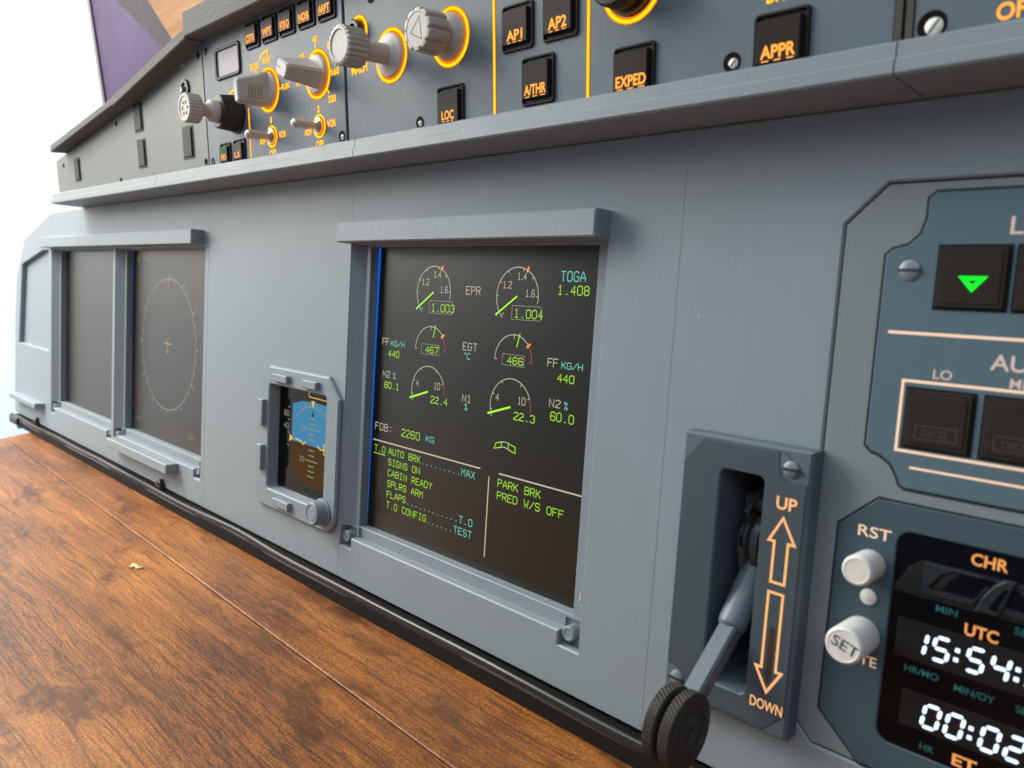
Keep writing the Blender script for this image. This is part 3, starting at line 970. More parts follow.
for s in (-1, 1):
    t0, t1 = (-5.5, -0.7) if s < 0 else (0.7, 5.5)
    prof = [(9.0, t0), (11.9, t0), (12.8, t0 + 0.4)]
    ts = [t0 + 0.7 + (t1 - t0 - 1.4) * i / 6 for i in range(7)]
    prof += [(13.1, t) for t in ts]
    prof += [(12.8, t1 - 0.4), (11.9, t1)]
    if s > 0: prof += [(9.5, t1 - 0.05), (9.2, t1 - 0.7), (6.2, t1 - 0.7), (5.9, t1 - 0.3), (2.5, t1 - 0.3), (2.2, t1 - 1.0), (0.05, t1 - 1.0)]
    else: prof += [(9.0, t1)]
    b.lathe(prof, (0, 0), KN, mod=lambda a, k: kn(a, k) if 3 <= k <= 9 else 0.0, axis=(lv2, (1, 0, 0), (0, 1, 0), (0, 0, 1)), smooth=False, cap0=True)
b.mi = 1
b.lathe([(10.0, -0.75), (10.0, 0.75)], (0, 0), 40, axis=(lv2, (1, 0, 0), (0, 1, 0), (0, 0, 1)), cap0=True)
b.build('wheel_knob', [KNURL, BLACK], lever)


# ------------------------------------------------------------------ brake panel
def groove_plate(outl, name, matl, parent, h=0.02, top=0.55, gw=0.95):
    g = B(); g.ribbon(offset(ccw(outl), 0.42), gw, 0.05, True); g.build('groove', [DGROOVE], parent)
    p_ = B(); p_.plate(outl, h, top, 0.3); return p_.build(name, [matl], parent)


bp = thing('brake_panel', 'steel blue landing gear and auto brake panel with green triangle light', 'switch panel', F_PANEL, (-50, 0, -48))
RB = -9.5
mid = (-93 + RB) / 2
half = [(-57.8, 41.9), (-80.0, 41.9), (-81.9, 40.3), (-81.9, 34.0), (-83.2, 29.6), (-86.4, 26.2), (-91.0, 24.9), (-92.9, 23.2), (-92.9, -37.2), (-91.2, -39.0), (-88.2, -39.8), (-84.6, -42.2), (-82.6, -45.4), (-81.6, -48.0), (-80, -49.0)]
full = half + [(2 * mid - u, v) for u, v in half[::-1]]
groove_plate(full, 'face_plate', BRAKEP, bp)
HB = 0.62
for c in ((-85.4, 18.5), (2 * mid + 85.4, 18.5)):
    b = B(); b.lathe([(3.3, 0.5), (3.1, 1.0), (2.0, 1.5), (0.05, 1.6)], c, 28)
    b.mi = 1; b.box(c[0] - 3.1, c[0] + 3.1, 0.9, 1.66, c[1] - 0.4, c[1] + 0.4)
    b.build('screw', [SCREWM, DGROOVE], bp)


def korry(u0, u1, v0, v1, parent, name='button', capm=None, hb=0.55):
    """square push button: black surround, recessed smoked cap with an inner frame"""
    bb = B()
    bb.mi = 1; bb.plate(rect(u0, u1, v0, v1), hb - 0.5, hb + 0.05, 0.1)
    bb.mi = 0
    bb.plate(rect(u0 + 0.9, u1 - 1.0, v0 + 0.9, v1 - 0.9), hb, hb + 1.1, 0.35)
    bb.plate(rrect(u0 + 2.1, u1 - 2.2, v0 + 2.1, v1 - 2.1, 0.4, 2), hb + 1.0, hb + 1.35, 0.25)
    return bb.build(name, [capm or BUTTON, BEZB], parent)


for k in range(3):
    u0 = -78.0 + k * 20.6
    o = korry(u0, u0 + 20.0, 6.6, 26.4, bp)
    b = B()
    c = (u0 + 10.6, 14.6)
    b.mi = 0
    b.ribbon([(c[0] - 2.6, c[1] + 1.7), (c[0] + 2.6, c[1] + 1.7), (c[0], c[1] - 1.3)], 1.55, 2.0, True)
    b.build('triangle_light', [GREENTRI], o)
for k in range(3):
    u0 = -82.6 + k * 21.4
    o = korry(u0, u0 + 20.0, -36.4, -17.0, bp)
    b = B()
    b.ribbon(rect(u0 + 4.2, u0 + 15.8, -32.6, -28.6), 0.4, 1.95, True); b.textc('DECEL', u0 + 10, -31.7, 2.1, 1.95)
    b.build('unlit_caption', [simple('faint_caption', (0.045, 0.038, 0.032), 0.5)], o)
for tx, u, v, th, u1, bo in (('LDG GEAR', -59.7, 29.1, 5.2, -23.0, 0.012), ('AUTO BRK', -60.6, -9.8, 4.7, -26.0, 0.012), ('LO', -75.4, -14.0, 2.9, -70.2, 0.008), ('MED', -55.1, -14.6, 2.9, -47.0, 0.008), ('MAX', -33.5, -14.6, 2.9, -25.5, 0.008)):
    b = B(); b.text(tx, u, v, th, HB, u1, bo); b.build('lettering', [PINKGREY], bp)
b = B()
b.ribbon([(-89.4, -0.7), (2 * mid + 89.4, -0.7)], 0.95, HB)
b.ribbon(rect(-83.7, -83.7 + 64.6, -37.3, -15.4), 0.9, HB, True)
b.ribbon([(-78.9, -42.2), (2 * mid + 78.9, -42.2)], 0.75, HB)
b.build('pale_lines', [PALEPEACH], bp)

# ------------------------------------------------------------------ clock
ck = thing('clock', 'dark blue panel clock with glowing white digits and two white push buttons', 'clock', F_PANEL, (-55, 0, -142))
ckl = [(-87.1, -54.0), (-98.7, -64.6), (-98.9, -128.8), (-84.6, -141.6), (-25.0, -141.6), (-11, -128.8), (-11, -64.6), (-22.9, -54.0)]
win = rrect(-80.2, -28.5, -131.0, -62.4, 4.2)
b = B(); b.ribbon(offset(ccw(ckl), 0.38), 0.85, 0.05, True); b.build('groove', [DGROOVE], ck)
b = B(); b.plate(ckl, 0.02, 0.6, 0.3, holes=[offset(ccw(win), 0.1)], hc=0.3); b.build('face_plate', [CLOCKP], ck)
b = B(); b.fill([ccw(win)], 0.10); cwin = b.build('window', [GLASS], ck)
HC = 0.7
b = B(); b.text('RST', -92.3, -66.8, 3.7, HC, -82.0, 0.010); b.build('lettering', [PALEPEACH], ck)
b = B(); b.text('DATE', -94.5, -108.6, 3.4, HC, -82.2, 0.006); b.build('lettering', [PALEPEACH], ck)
for c in ((-87.6, -75.6), (-88.0, -99.2)):
    b = B(); r = 4.9 if c[1] > -80 else 6.0
    t_ = 11.6 if r < 5 else 15.0
    b.lathe([(r, 0.6), (r, t_ - 1.0), (r - 0.25, t_ - 0.4), (r - 0.8, t_), (r - 1.1, t_ + 0.02), (r - 1.25, t_ - 0.1)], c, 44)
    o = b.build('push_button', [WHITEP], ck)
    if r > 5:
        b = B(); b.text('SET', c[0] - 4.0, c[1] - 0.2, 3.6, t_, c[0] + 4.6, 0.010, ang=-0.30); b.build('lettering', [INK], o)
b = B(); b.lathe([(2.7, 0.6), (2.5, 1.2), (1.5, 1.7), (0.05, 1.9)], (-86.9, -86.2), 24); b.build('indicator', [WHITEP], ck)
for tx, u, v, u1 in (('CHR', -59.4, -67.6, -49.8), ('UTC', -58.9, -89.0, -50.0), ('ET', -58.0, -129.6, -51.4)):
    b = B(); b.text(tx, u, v, 3.6, 0.25, u1, 0.022); b.build('amber_lettering', [CLKTXT], cwin)
for s, u, v, u1 in (('MIN', -67.2, -84.6, -61.2), ('SEC', -46.4, -84.6, -40.6), ('HR/MO', -74.0, -106.0, -64.2), ('MIN/DY', -59.8, -107.0, -49.0), ('SEC/YR', -43.6, -107.0, -34.5), ('HR', -67.2, -129.0, -63.2), ('MIN', -49.5, -129.4, -43.2)):
    b = B(); b.text(s, u, v, 2.2, 0.25, u1, 0.006); b.build('teal_lettering', [CLKTEAL], cwin)
SEG = {'0': 'abcdef', '1': 'bc', '2': 'abged', '4': 'fgbc', '5': 'afgcd'}


def seven(bb, chx, u, v, w, hh, t=1.12, sl=0.13, hgt=0.3):
    g = 0.24
    def S(pts): bb.poly([(u + x + sl * y, v + y) for x, y in pts], hgt)
    def hseg(y): S([(t * .55 + g, y), (t * .55 + g + t / 2, y + t / 2), (w - t * .55 - g - t / 2, y + t / 2), (w - t * .55 - g, y), (w - t * .55 - g - t / 2, y - t / 2), (t * .55 + g + t / 2, y - t / 2)])
    def vseg(x, y0, y1): S([(x, y0 + g), (x + t / 2, y0 + g + t / 2), (x + t / 2, y1 - g - t / 2), (x, y1 - g), (x - t / 2, y1 - g - t / 2), (x - t / 2, y0 + g + t / 2)])
    m = hh / 2; a = t * .5; top = hh - a; xr = w - t / 2; xl = t / 2
    for s in SEG[chx]:
        {'a': lambda: hseg(top), 'g': lambda: hseg(m), 'd': lambda: hseg(a), 'b': lambda: vseg(xr, m, top), 'c': lambda: vseg(xr, a, m), 'f': lambda: vseg(xl, m, top), 'e': lambda: vseg(xl, a, m)}[s]()


def digits(s, u, v, w, hh, pitch, name):
    bb = B()
    for chx in s:
        if chx == ':':
            for f_ in (0.3, 0.66):
                bb.poly([(u + 0.8 + x * .62 + 0.07 * hh * f_, v + hh * f_ + y * .62) for x, y in ((-1, -1), (1, -1), (1, 1), (-1, 1))], 0.3)
            u += pitch * 0.46
        else:
            seven(bb, chx, u, v, w, hh); u += pitch
    return bb.build(name, [LEDW], cwin)


digits('15:54:22', -74.0, -100.0, 5.2, 8.2, 6.4, 'time_digits')
digits('00:02', -68.2, -122.0, 5.3, 8.2, 6.5, 'elapsed_digits')
FR = simple('display_pocket', (0.014, 0.014, 0.014), 0.3, spec=0.25)
for name, P in (('display_pocket', rect(-77.6, -30, -102.0, -89.6)), ('display_pocket', rect(-74.0, -34, -123.2, -111.8))):
    b = B(); b.plate(P, 0.11, 0.2, 0.05); b.build(name, [FR], cwin)
b = B()
b.plate([(-79.6, -79.4), (-76.2, -73.2), (-72.0, -70.0), (-36.5, -70.0), (-32.3, -73.2), (-29.2, -79.4), (-29.2, -81.2), (-79.6, -81.6)], 0.11, 0.2, 0.05)
b.build('counter_pocket', [simple('counter_pocket_black', (0.012, 0.013, 0.013), 0.3)], cwin)
RK = [simple('reflection_edge', (0.020, 0.025, 0.029), 0.4, spec=0.25), GLASS, simple('reflection_side', (0.015, 0.016, 0.017), 0.4, spec=0.25)]  # reflections in the clock glass, modelled as raised dark blocks
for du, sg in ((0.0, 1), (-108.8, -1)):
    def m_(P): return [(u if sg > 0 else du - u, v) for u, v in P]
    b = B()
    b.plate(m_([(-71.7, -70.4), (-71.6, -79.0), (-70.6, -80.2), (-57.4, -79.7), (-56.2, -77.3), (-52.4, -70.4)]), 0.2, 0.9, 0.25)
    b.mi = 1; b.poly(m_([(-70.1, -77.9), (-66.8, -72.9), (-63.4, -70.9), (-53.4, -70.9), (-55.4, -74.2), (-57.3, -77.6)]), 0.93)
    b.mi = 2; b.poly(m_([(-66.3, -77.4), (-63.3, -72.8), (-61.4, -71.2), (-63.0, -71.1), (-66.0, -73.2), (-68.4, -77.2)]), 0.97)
    b.build('reflection_block', RK, cwin)
b = B()  # one more reflection in the glass, built as a raised rocker shape
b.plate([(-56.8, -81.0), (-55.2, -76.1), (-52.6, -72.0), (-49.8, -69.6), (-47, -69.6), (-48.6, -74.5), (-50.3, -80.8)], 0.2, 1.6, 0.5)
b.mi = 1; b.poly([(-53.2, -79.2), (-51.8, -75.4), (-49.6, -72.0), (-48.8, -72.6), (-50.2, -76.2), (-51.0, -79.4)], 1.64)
b.build('rocker_reflection', RK, cwin)

# ------------------------------------------------------------------ glareshield
gs = thing('glareshield', 'grey glareshield ledge and dark textured covers running along the top of the panel', 'glareshield', F_FCU, (-400, 0, -10))
led = thing('ledge_rail', 'pale grey ledge rail overhanging the instrument panel, in four butted lengths', 'ledge', F_PANEL, (-400, 20, 70))
prof = [(-9, 70.3), (27.3, 70.3), (28.0, 71.0), (28.0, 74.6), (27.2, 75.2), (27.2, 79.2), (26.5, 79.9), (-9, 79.9)]
cuts = [-864.3, -608.6, -350.9, -86.5, UR]
for a, c in zip(cuts, cuts[1:]):
    b = B(); b.extrude_u(prof, a + (0.0 if a < -860 else 0.22), c - 0.22); b.build('rail_length', [LEDGE], led)
b = B(); b.extrude_u([(x * 0.985 - 0.6, y) for x, y in [(-9, 70.6), (27.5, 70.6), (26.8, 79.4), (-9, 79.4)]], -863.5, UR - 1); b.build('rail_core', [DGROOVE], led)
b = B()
def cover(P, h0, h1):
    b = B(); b.plate(P, h0, h1, 0.7, back=True); return b.build('cover', [COVER], gs)
cover([(-839, 36.8), (-672, 57.6), (-672, 63.2), (-838, 43.2)], -70, 12)
cover([(-671.6, 56.2), (-531.5, 80.8), (-531.5, 88.0), (-671.6, 63.6)], -70, 12.6)
cover([(-531, 81.6), (UR, 84.5), (UR, 100), (-531, 97)], -70, 13.5)
b = B()
b.plate([(-864, -1.5), (UR, -1.5), (UR, 86), (-531, 84), (-671, 58), (-860, 34)], -70, -6.2, 0.2, back=True)
b.build('housing', [COVER], gs)

sp = thing('side_panel', 'sloping grey blanking panel with four small black inserts at the left end', 'side panel', F_FCU, (-700, 0, -1))
b = B(); b.plate([(-866.5, -1), (-535.4, -1), (-535.4, 82), (-670, 57.2), (-867, 32)], -5, 0, 0.3); b.build('face_plate', [SIDEP], sp)
for (u0, u1, v0, v1) in ((-813.5, -797.5, 8.8, 30), (-661.2, -643.5, 36, 58.0), (-659.0, -642.0, 9, 31), (-574.4, -556.2, 8.8, 31.4)):
    b = B(); b.mi = 1; b.plate(rect(u0, u1, v0, v1), 0.02, 0.3, 0.1); b.mi = 0; b.plate(rect(u0 + 2.2, u1 - 2.4, v0 + 1.6, v1 - 1.6), 0.25, 1.3, 0.3)
    b.build('insert', [simple('dark_grey_insert', (0.045, 0.044, 0.040), 0.6, spec=0.2), BEZB], sp)
b = B(); b.lathe([(7.0, 0.02), (6.8, 1.4), (4.6, 1.4), (4.4, 0.2), (0.05, 0.2)], (-564.5, 55.5), 28); b.mi = 1; b.box(-566, -563, 0.2, 3.2, 53.0, 57.0, 0.4)
b.build('socket', [KNOBBLK, SCREWM], sp)
b = B()
b.text('MIC', -571, 70.5, 2.4, 0.15, -561, 0.0)
b.build('faint_lettering', [PALEINK], sp)
for c in ((-541.0, 74.0), (-539.5, 5.0), (-845, 26.0), (-700, 48), (-700, 3.2)):
    b = B(); b.lathe([(2.2, 0.02), (2.0, 0.4), (1.3, 0.4), (1.1, 0.1), (0.05, 0.1)], c, 20); b.build('screw', [BLACK], sp)


def ring_light(c, r, parent, r_in=None, a0=None):
    bb = B()
    bb.mi = 0; bb.disc(c, r, 0.22, 48, r - 1.35)
    bb.mi = 1; bb.disc(c, r - 1.4, 0.20, 48, (r_in or r - 3.2)); bb.disc(c, r + 0.45, 0.14, 48, r - 0.05)  # outermost orange band imitates the halo around the lit ring
    return bb.build('ring_light', [AMBER, ORANGE], parent)


def unit_screw(c, parent, ang=0.6, r=3.3):
    bb = B()
    bb.mi = 1; bb.lathe([(r + 0.6, 0.02), (r + 0.5, 0.15), (r, 0.2), (r - 0.2, 0.1)], c, 24)
    bb.disc(c, r, 0.12, 24)
    bb.mi = 0; bb.lathe([(r - 1.0, 0.12), (r - 1.1, 0.5), (r - 1.6, 0.75), (0.05, 0.8)], (c[0] + 0.7, c[1] - 0.5), 24)
    bb.mi = 1; cu, cv = c
    dx, dy = math.cos(ang) * (r - .2), math.sin(ang) * (r - .2)
    bb.ribbon([(cu + .7 - dx * .6, cv - .5 - dy * .6), (cu + .7 + dx * .6, cv - .5 + dy * .6)], 0.5, 0.84)
    return bb.build('screw', [STEEL, BLACK], parent)


def fcu_button(u0, u1, v0, v1, txt, parent, th=3.6, tw=0.66, green=False, sub=True):
    bb = B()
    bb.mi = 1
    bb.plate(rrect(u0, u1, v0, v1, 1.6, 3), 0.02, 1.0, 0.4, holes=[rrect(u0 + 1.0, u1 - 1.0, v0 + 1.0, v1 - 1.0, 1.0, 3)], hc=0.2)
    bb.fill([ccw(rect(u0 + 0.6, u1 - 0.6, v0 + 0.6, v1 - 0.6))], 0.1)
    bb.mi = 0
    bb.plate(rect(u0 + 1.5, u1 - 2.4, v0 + 2.6, v1 - 2.6), 0.1, 2.2, 0.3)
    o = bb.build('push_button', [BUTTON, BEZB], parent)
    cb = B()
    uc = (u0 + u1) / 2 - 0.1
    w = (u1 - u0) * tw
    cb.text(txt, uc - w / 2, v0 + 4.0, th, 2.26, uc + w / 2, 0.022)
    if sub:
        n = 3
        for i in range(n):
            x = uc - w * 0.36 + i * w * 0.36
            cb.ribbon([(x - w * 0.09, v0 + 3.15), (x + w * 0.09, v0 + 3.15)], 0.35, 2.26)
    if green:
        cb.mi = 1; cb.poly(rect(u0 + 3.2, u1 - 4.2, v1 - 5.6, v1 - 3.6), 2.26)
    cb.build('caption', [AMBTXT, GREENDIM], o)
    return o


def ribbed(n, amp):
    return lambda a, k: amp * (0.5 + 0.5 * math.cos(n * a))


# ---- left display control unit
ef = thing('display_control_panel', 'left control unit with range knobs, toggle switches and a blank pressure window', 'control panel', F_FCU, (-450, 0, -1), 'glareshield control units')
b = B(); b.plate([(-534.2, -1), (-368.9, -1), (-368.9, 83.0), (-524, 81.8), (-534.2, 80.6)], -5, 0, 0.3); b.build('face_plate', [FCUP], ef)
b = B()
b.plate(rrect(-515.6, -481.6, 53.6, 73.2, 2.6), 0.02, 1.2, 0.4, holes=[rrect(-513.0, -483.2, 55.6, 71.2, 1.8)], hc=0.2)
o = b.build('window_frame', [BEZB], ef)
b = B(); b.fill([ccw(rect(-513.2, -483, 55.4, 71.4))], 0.15); b.build('pressure_window', [LCD], o)
for u0, t_ in ((-472.7, 'CSTR'), (-452.1, 'WPT'), (-432.2, 'VOR.D'), (-411.3, 'NDB'), (-390.9, 'ARPT')):
    fcu_button(u0, u0 + 17.2, 65.0, 80.4, t_, ef, 3.9, 0.62)
fcu_button(-515.9, -501.2, -0.4, 14.5, 'FD', ef, 3.3, 0.45, True, False)
fcu_button(-497.2, -481.4, -0.4, 14.9, 'LS', ef, 3.3, 0.42, False, False)
# pressure setting knob
kb = B(); kc = (-491.6, 30.6)
kb.mi = 1; kb.lathe([(12.2, 0.1), (12.2, 1.0), (11.3, 1.2)], kc, 72)
kb.lathe([(11.4, 1.2), (10.9, 2), (9.9, 12.2), (9.3, 13.0), (6.4, 13.1)], kc, 144, mod=lambda a, k: 0.03 * (0.5 + 0.5 * math.cos(36 * a)) if 1 <= k <= 2 else 0)
kb.mi = 0
kb.lathe([(6.8, 13.1), (6.8, 17.0), (6.2, 18.0), (4.4, 19.4), (3.9, 20.5), (3.9, 25.0)], kc, 40)
kb.lathe([(5.0, 24.6), (7.9, 24.8), (8.3, 25.4), (8.3, 33.0), (7.8, 33.6), (6.6, 33.6), (6.3, 33.2), (0.05, 33.2)], kc, 160, mod=lambda a, k: 0.055 * (0.5 + 0.5 * math.cos(26 * a)) if 1 <= k <= 4 else 0)
for k in range(6):
    a = k * PI / 3
    kb.lathe([(1.1, 33.2), (0.9, 33.7)], (kc[0] + 3.6 * math.cos(a), kc[1] + 3.6 * math.sin(a)), 12)
kb.build('pressure_knob', [KNOB, KNOBBLK], ef)
b = B()
b.text('inHg', -514.5, 39.2, 3.0, 0.15, -503.5, 0.012)
b.ribbon(arc(kc, 14.6, 118, 78, 12), 1.3, 0.2)
b.build('pressure_lettering', [AMBER], ef)
b = B(); b.ribbon([(-475.0, -0.8), (-475.0, 31.6)], 0.95, 0.2); b.mi = 1; b.ribbon([(-475.0, -0.8), (-475.0, 31.6)], 1.6, 0.1); b.build('light_bar', [AMBER, ORANGE], ef)  # wider orange strip underneath imitates the bar's halo


def blade_knob(c, rb, parent, ang, wtip, wbase, length, lo, hi, name, ridges=True, shift=0.0):
    """rotary selector: round skirt and a tapering finger blade with ridges"""
    bb = B()
    bb.lathe([(rb - 2.6, 0.25), (rb - 2.6, 1.6), (rb - 3.4, 2.3), (rb - 5.5, 2.6)], c, 48)
    ct, st = math.cos(ang), math.sin(ang)
    def T(x, y): return (c[0] + ct * x - st * y, c[1] + st * x + ct * y)
    # sections through the blade: (h, half thickness, y low, y high)
    secs = [(2.0, wbase, -rb + 2.9, rb - 2.9), (4.0, wbase * 0.98, -rb + 3.0, rb - 3.4), (length * 0.5, (wbase + wtip) / 2, (lo - rb + 3.0) / 2, (hi + rb - 3.4) / 2), (length - 0.9, wtip, lo, hi), (length, wtip - 0.8, lo + 0.8, hi - 0.8)]
    rings = []
    for hh, wd, y0, y1 in secs:
        cc = min(wd * 0.55, 1.3)
        P = [(-wd, y0 + cc), (-wd + cc, y0), (wd - cc, y0), (wd, y0 + cc), (wd, y1 - cc), (wd - cc, y1), (-wd + cc, y1), (-wd, y1 - cc)]
        rings.append([bb.v(T(x, y)[0], hh, T(x, y)[1]) for x, y in P])
    for A, C in zip(rings, rings[1:]):
        for i in range(8): bb.f([A[i], A[(i + 1) % 8], C[(i + 1) % 8], C[i]])
    bb.f(rings[-1])
    if ridges:
        for s in (-1, 1):
            for k in range(6):
                hh = length * 0.30 + k * length * 0.085
                t = (hh - 2) / (length - 2)
                wd = wbase + (wtip - wbase) * t
                ym = (lo + hi) / 2 * 0.8
                q = []
                for y in (ym - 4.2, ym + 4.2):
                    for x in (wd - 0.2, wd + 0.85):
                        for dh in (0, length * 0.040):
                            uu, vv = T(s * x, y); q.append(bb.v(uu, hh + dh, vv))
                for f_ in ((0, 1, 3, 2), (4, 6, 7, 5), (0, 4, 5, 1), (2, 3, 7, 6), (0, 2, 6, 4), (1, 5, 7, 3)): bb.f([q[i] for i in f_])
    bb.mi = 1
    p0, p1 = T(0, hi - 0.9), T(0, hi - 5.0)
    bb.ribbon([p0, p1], 0.6, length + 0.03)
    return bb.build(name, [KNOB, INK], parent)


k = blade_knob((-449.2, 39.2), 12.7, ef, math.radians(4), 2.6, 4.6, 21.0, -9.8, 4.0, 'mode_knob')
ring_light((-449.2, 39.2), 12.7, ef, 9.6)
k = blade_knob((-394.6, 39.6), 12.9, ef, math.radians(62), 4.2, 5.6, 22.0, -5.6, 6.0, 'range_knob', ridges=False)
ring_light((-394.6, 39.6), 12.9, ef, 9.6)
def lab(s, uc, v, th=3.6, w=None, h=0.15, parent=None, m=None):
    bb = B(); bb.textc(s, uc, v, th, h, bold=0.020, width=w, cond=0.85)
    return bb.build('lettering', [m or AMBER], parent or ef)


lab('ROSE', -464.6, 53.0, 3.9, 10.5); lab('NAV', -449.2, 54.2, 4.0, 9.0); lab('ARC', -434.6, 48.4, 3.2, 5.5); lab('PLAN', -429.0, 36.8, 3.4, 8.5)
for pts, w_ in (([(-457.6, 57.6), (-455.5, 59.4), (-451.5, 60.9), (-447.6, 61.2), (-447.6, 59.0)], 1.2), ([(-463.4, 52.2), (-461.5, 50.0)], 1.0), ([(-437.6, 46.4), (-436.5, 47.3)], 0.9), ([(-436.2, 38.2), (-434.4, 38)], 0.9),
                ([(-395.2, 52.6), (-395.2, 55.2)], 0.9), ([(-382, 39), (-381, 39)], 0.9), ([(-385.2, 30.2), (-384.0, 28.6)], 0.9)):
    b = B(); b.ribbon(pts, w_, 0.16); b.build('scale_mark', [AMBER], ef)
lab('10', -414.8, 36.5, 3.5, 4); lab('20', -409.6, 49.4, 3.5, 5); lab('40', -395.6, 56.2, 3.6, 4.6); lab('80', -381.5, 51, 3.4, 4.4); lab('160', -376.9, 36.8, 3.7, 7.4); lab('320', -381.0, 23.4, 3.6, 7.2)
lab('1', -447.9, 20.0, 3.6, 1.4); lab('VOR', -435.4, 10.6, 3.6, 8.2); lab('OFF', -447.6, 1.2, 3.5, 7.4); lab('ADF', -459.4, 9.0, 3.2, 7.6)
lab('2', -395.0, 19.8, 3.6, 2.6); lab('VOR', -382.6, 10.8, 3.8, 8.6); lab('OFF', -395.0, 1.2, 3.6, 7.6); lab('ADF', -406.8, 8.8, 3.3, 7.8)


def toggle(c, parent):
    bb = B()
    bb.mi = 0; bb.lathe([(4.6, 0.1), (4.6, 1.4), (3.6, 1.6), (2.4, 2.6), (1.6, 3.0)], c, 24)
    bb.mi = 1
    bb.lathe([(1.8, 2.6), (2.0, 6), (2.5, 12.5), (2.7, 14.4), (2.5, 15.8), (1.7, 16.8), (0.9, 17.1), (0.05, 17.2)], c, 24)
    o = bb.build('toggle_switch', [simple('amber_lit_nut', (0.75, 0.55, 0.30), 0.25, 1.0), simple('satin_toggle', (0.66, 0.60, 0.55), 0.28, 0.65)], parent)
    rb = B(); rb.mi = 0; rb.disc(c, 6.4, 0.22, 40, 5.3); rb.mi = 1; rb.disc(c, 5.25, 0.2, 40, 4.6)
    rb.build('ring_light', [AMBER, ORANGE], o)
toggle((-447.8, 12.2), ef); toggle((-395.0, 12.4), ef)
unit_screw((-373.0, 4.6), ef, r=2.5); unit_screw((-529, 74.5), ef, r=1.8); unit_screw((-529, 4), ef, r=2.0)

# ---- centre autopilot unit
fc = thing('autopilot_control_panel', 'wide blue grey autopilot unit with lit knob rings and square push buttons', 'control panel', F_FCU, (-230, 0, -1), 'glareshield control units')
b = B(); b.plate(rect(-366.6, -90.4, -1, 84.0), -5, 0, 0.3); b.build('face_plate', [FCUP], fc)
b = B(); b.fill([ccw(rect(-369, -366.3, -1, 82))], -3); b.fill([ccw(rect(-90.6, -85, -1, 84))], -3); b.build('gap_shadow', [BLACK], fc)
b = B(); b.box(-90.2, -88.2, -3, 0.3, -1, 84); b.box(-87.2, -85.2, -3, 0.3, -1, 84); b.build('joint_strip', [simple('brown_black_strip', (0.06, 0.05, 0.04), 0.5)], fc)
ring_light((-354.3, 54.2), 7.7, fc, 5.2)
b = B(); b.lathe([(5.4, 0.15), (5.4, 3.5), (4.6, 4.2), (3.2, 4.2), (3.0, 2.2), (0.05, 2.2)], (-354.3, 54.2), 32); b.build('change_button', [KNOBBLK], fc)
lab('SPD', -352.5, 40.6, 3.4, 8.5, parent=fc); lab('MACH', -354.6, 34.2, 5.0, 13.8, parent=fc); lab('DN', -127.0, 20.6, 3.6, 6, parent=fc)
# speed knob
c = (-327.6, 38.2)
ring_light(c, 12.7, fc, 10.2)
kb = B()
kb.lathe([(10.3, 0.25), (10.3, 1.4), (9.8, 2.0), (5.6, 3.4), (4.8, 4.2), (4.6, 18.6)], c, 48)
kb.lathe([(4.6, 18.4), (7.9, 18.6), (8.2, 19.2), (8.2, 29.6), (7.7, 30.2), (6.9, 30.2), (6.5, 29.7), (0.05, 29.7)], c, 200, mod=lambda a, k: 0.11 * (0.5 + 0.5 * math.cos(22 * a)) ** 0.6 if 1 <= k <= 3 else 0)
kb.build('speed_knob', [KNOB], fc)
# heading knob with scalloped grip and triangle mark
c = (-283.4, 38.6)
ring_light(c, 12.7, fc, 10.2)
kb = B()
kb.lathe([(10.3, 0.25), (10.2, 1.2), (9.4, 3.0), (6.6, 5.6), (6.2, 7.6)], c, 48)
kb.lathe([(6.2, 7.4), (8.7, 7.6), (9.2, 8.4), (8.9, 18.4), (8.5, 19.2), (7.2, 19.4), (6.9, 19.2), (0.05, 19.2)], c, 200, mod=lambda a, k: -0.13 * max(0.0, math.cos(10 * a + 0.7)) ** 2.0 + 0.02 if 1 <= k <= 4 else 0)
kb.mi = 1
kb.ribbon([(c[0] + 1.9, c[1] + 4.9), (c[0] - 4.3, c[1] - 1.0), (c[0] + 3.2, c[1] - 4.6)], 0.55, 19.26, True)
kb.build('heading_knob', [KNOB, BLUEINK], fc)
# altitude knob, dark, at the top of the view
c = (-183.0, 38.4)
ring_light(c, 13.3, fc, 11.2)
kb = B()
kb.lathe([(10.8, 0.2), (10.8, 3.0), (9.4, 3.4)], c, 48)
kb.lathe([(9.4, 3.2), (9.6, 12.0), (9.0, 12.8), (7.4, 13.0)], c, 144, mod=lambda a, k: 0.05 * (0.5 + 0.5 * math.cos(36 * a)) if k <= 1 else 0)
kb.build('altitude_knob', [KNOBBLK], fc)
for u in (-254.9, -203.1):
    b = B(); b.ribbon([(u, -0.8), (u, 70)], 1.05, 0.2); b.mi = 1; b.ribbon([(u, -0.8), (u, 70)], 1.75, 0.1); b.build('light_bar', [AMBER, ORANGE], fc)  # halo of each bar drawn as a wider orange strip below it
fcu_button(-292.7, -274.4, -1.0, 18.0, 'LOC', fc, 3.9, 0.46)
fcu_button(-249.7, -231.6, 25.4, 44.0, 'AP1', fc, 4.1, 0.5); fcu_button(-226.4, -207.9, 25.6, 44.0, 'AP2', fc, 4.3, 0.52); fcu_button(-238.2, -220.0, 2.6, 21.8, 'A/THR', fc, 4.0, 0.66)
fcu_button(-190.6, -171.9, -1.2, 17.4, 'EXPED', fc, 4.0, 0.72); fcu_button(-133.8, -115.0, -0.6, 17.6, 'APPR', fc, 4.0, 0.62)
unit_screw((-306.5, 4.2), fc, r=2.4); unit_screw((-141.6, 4.8), fc, 0.8, 2.7)
b = B(); b.lathe([(2.6, 0.05), (2.4, 0.5), (1.6, 0.5)], (-343.0, 68.0), 20); b.build('screw', [BLACK], fc)

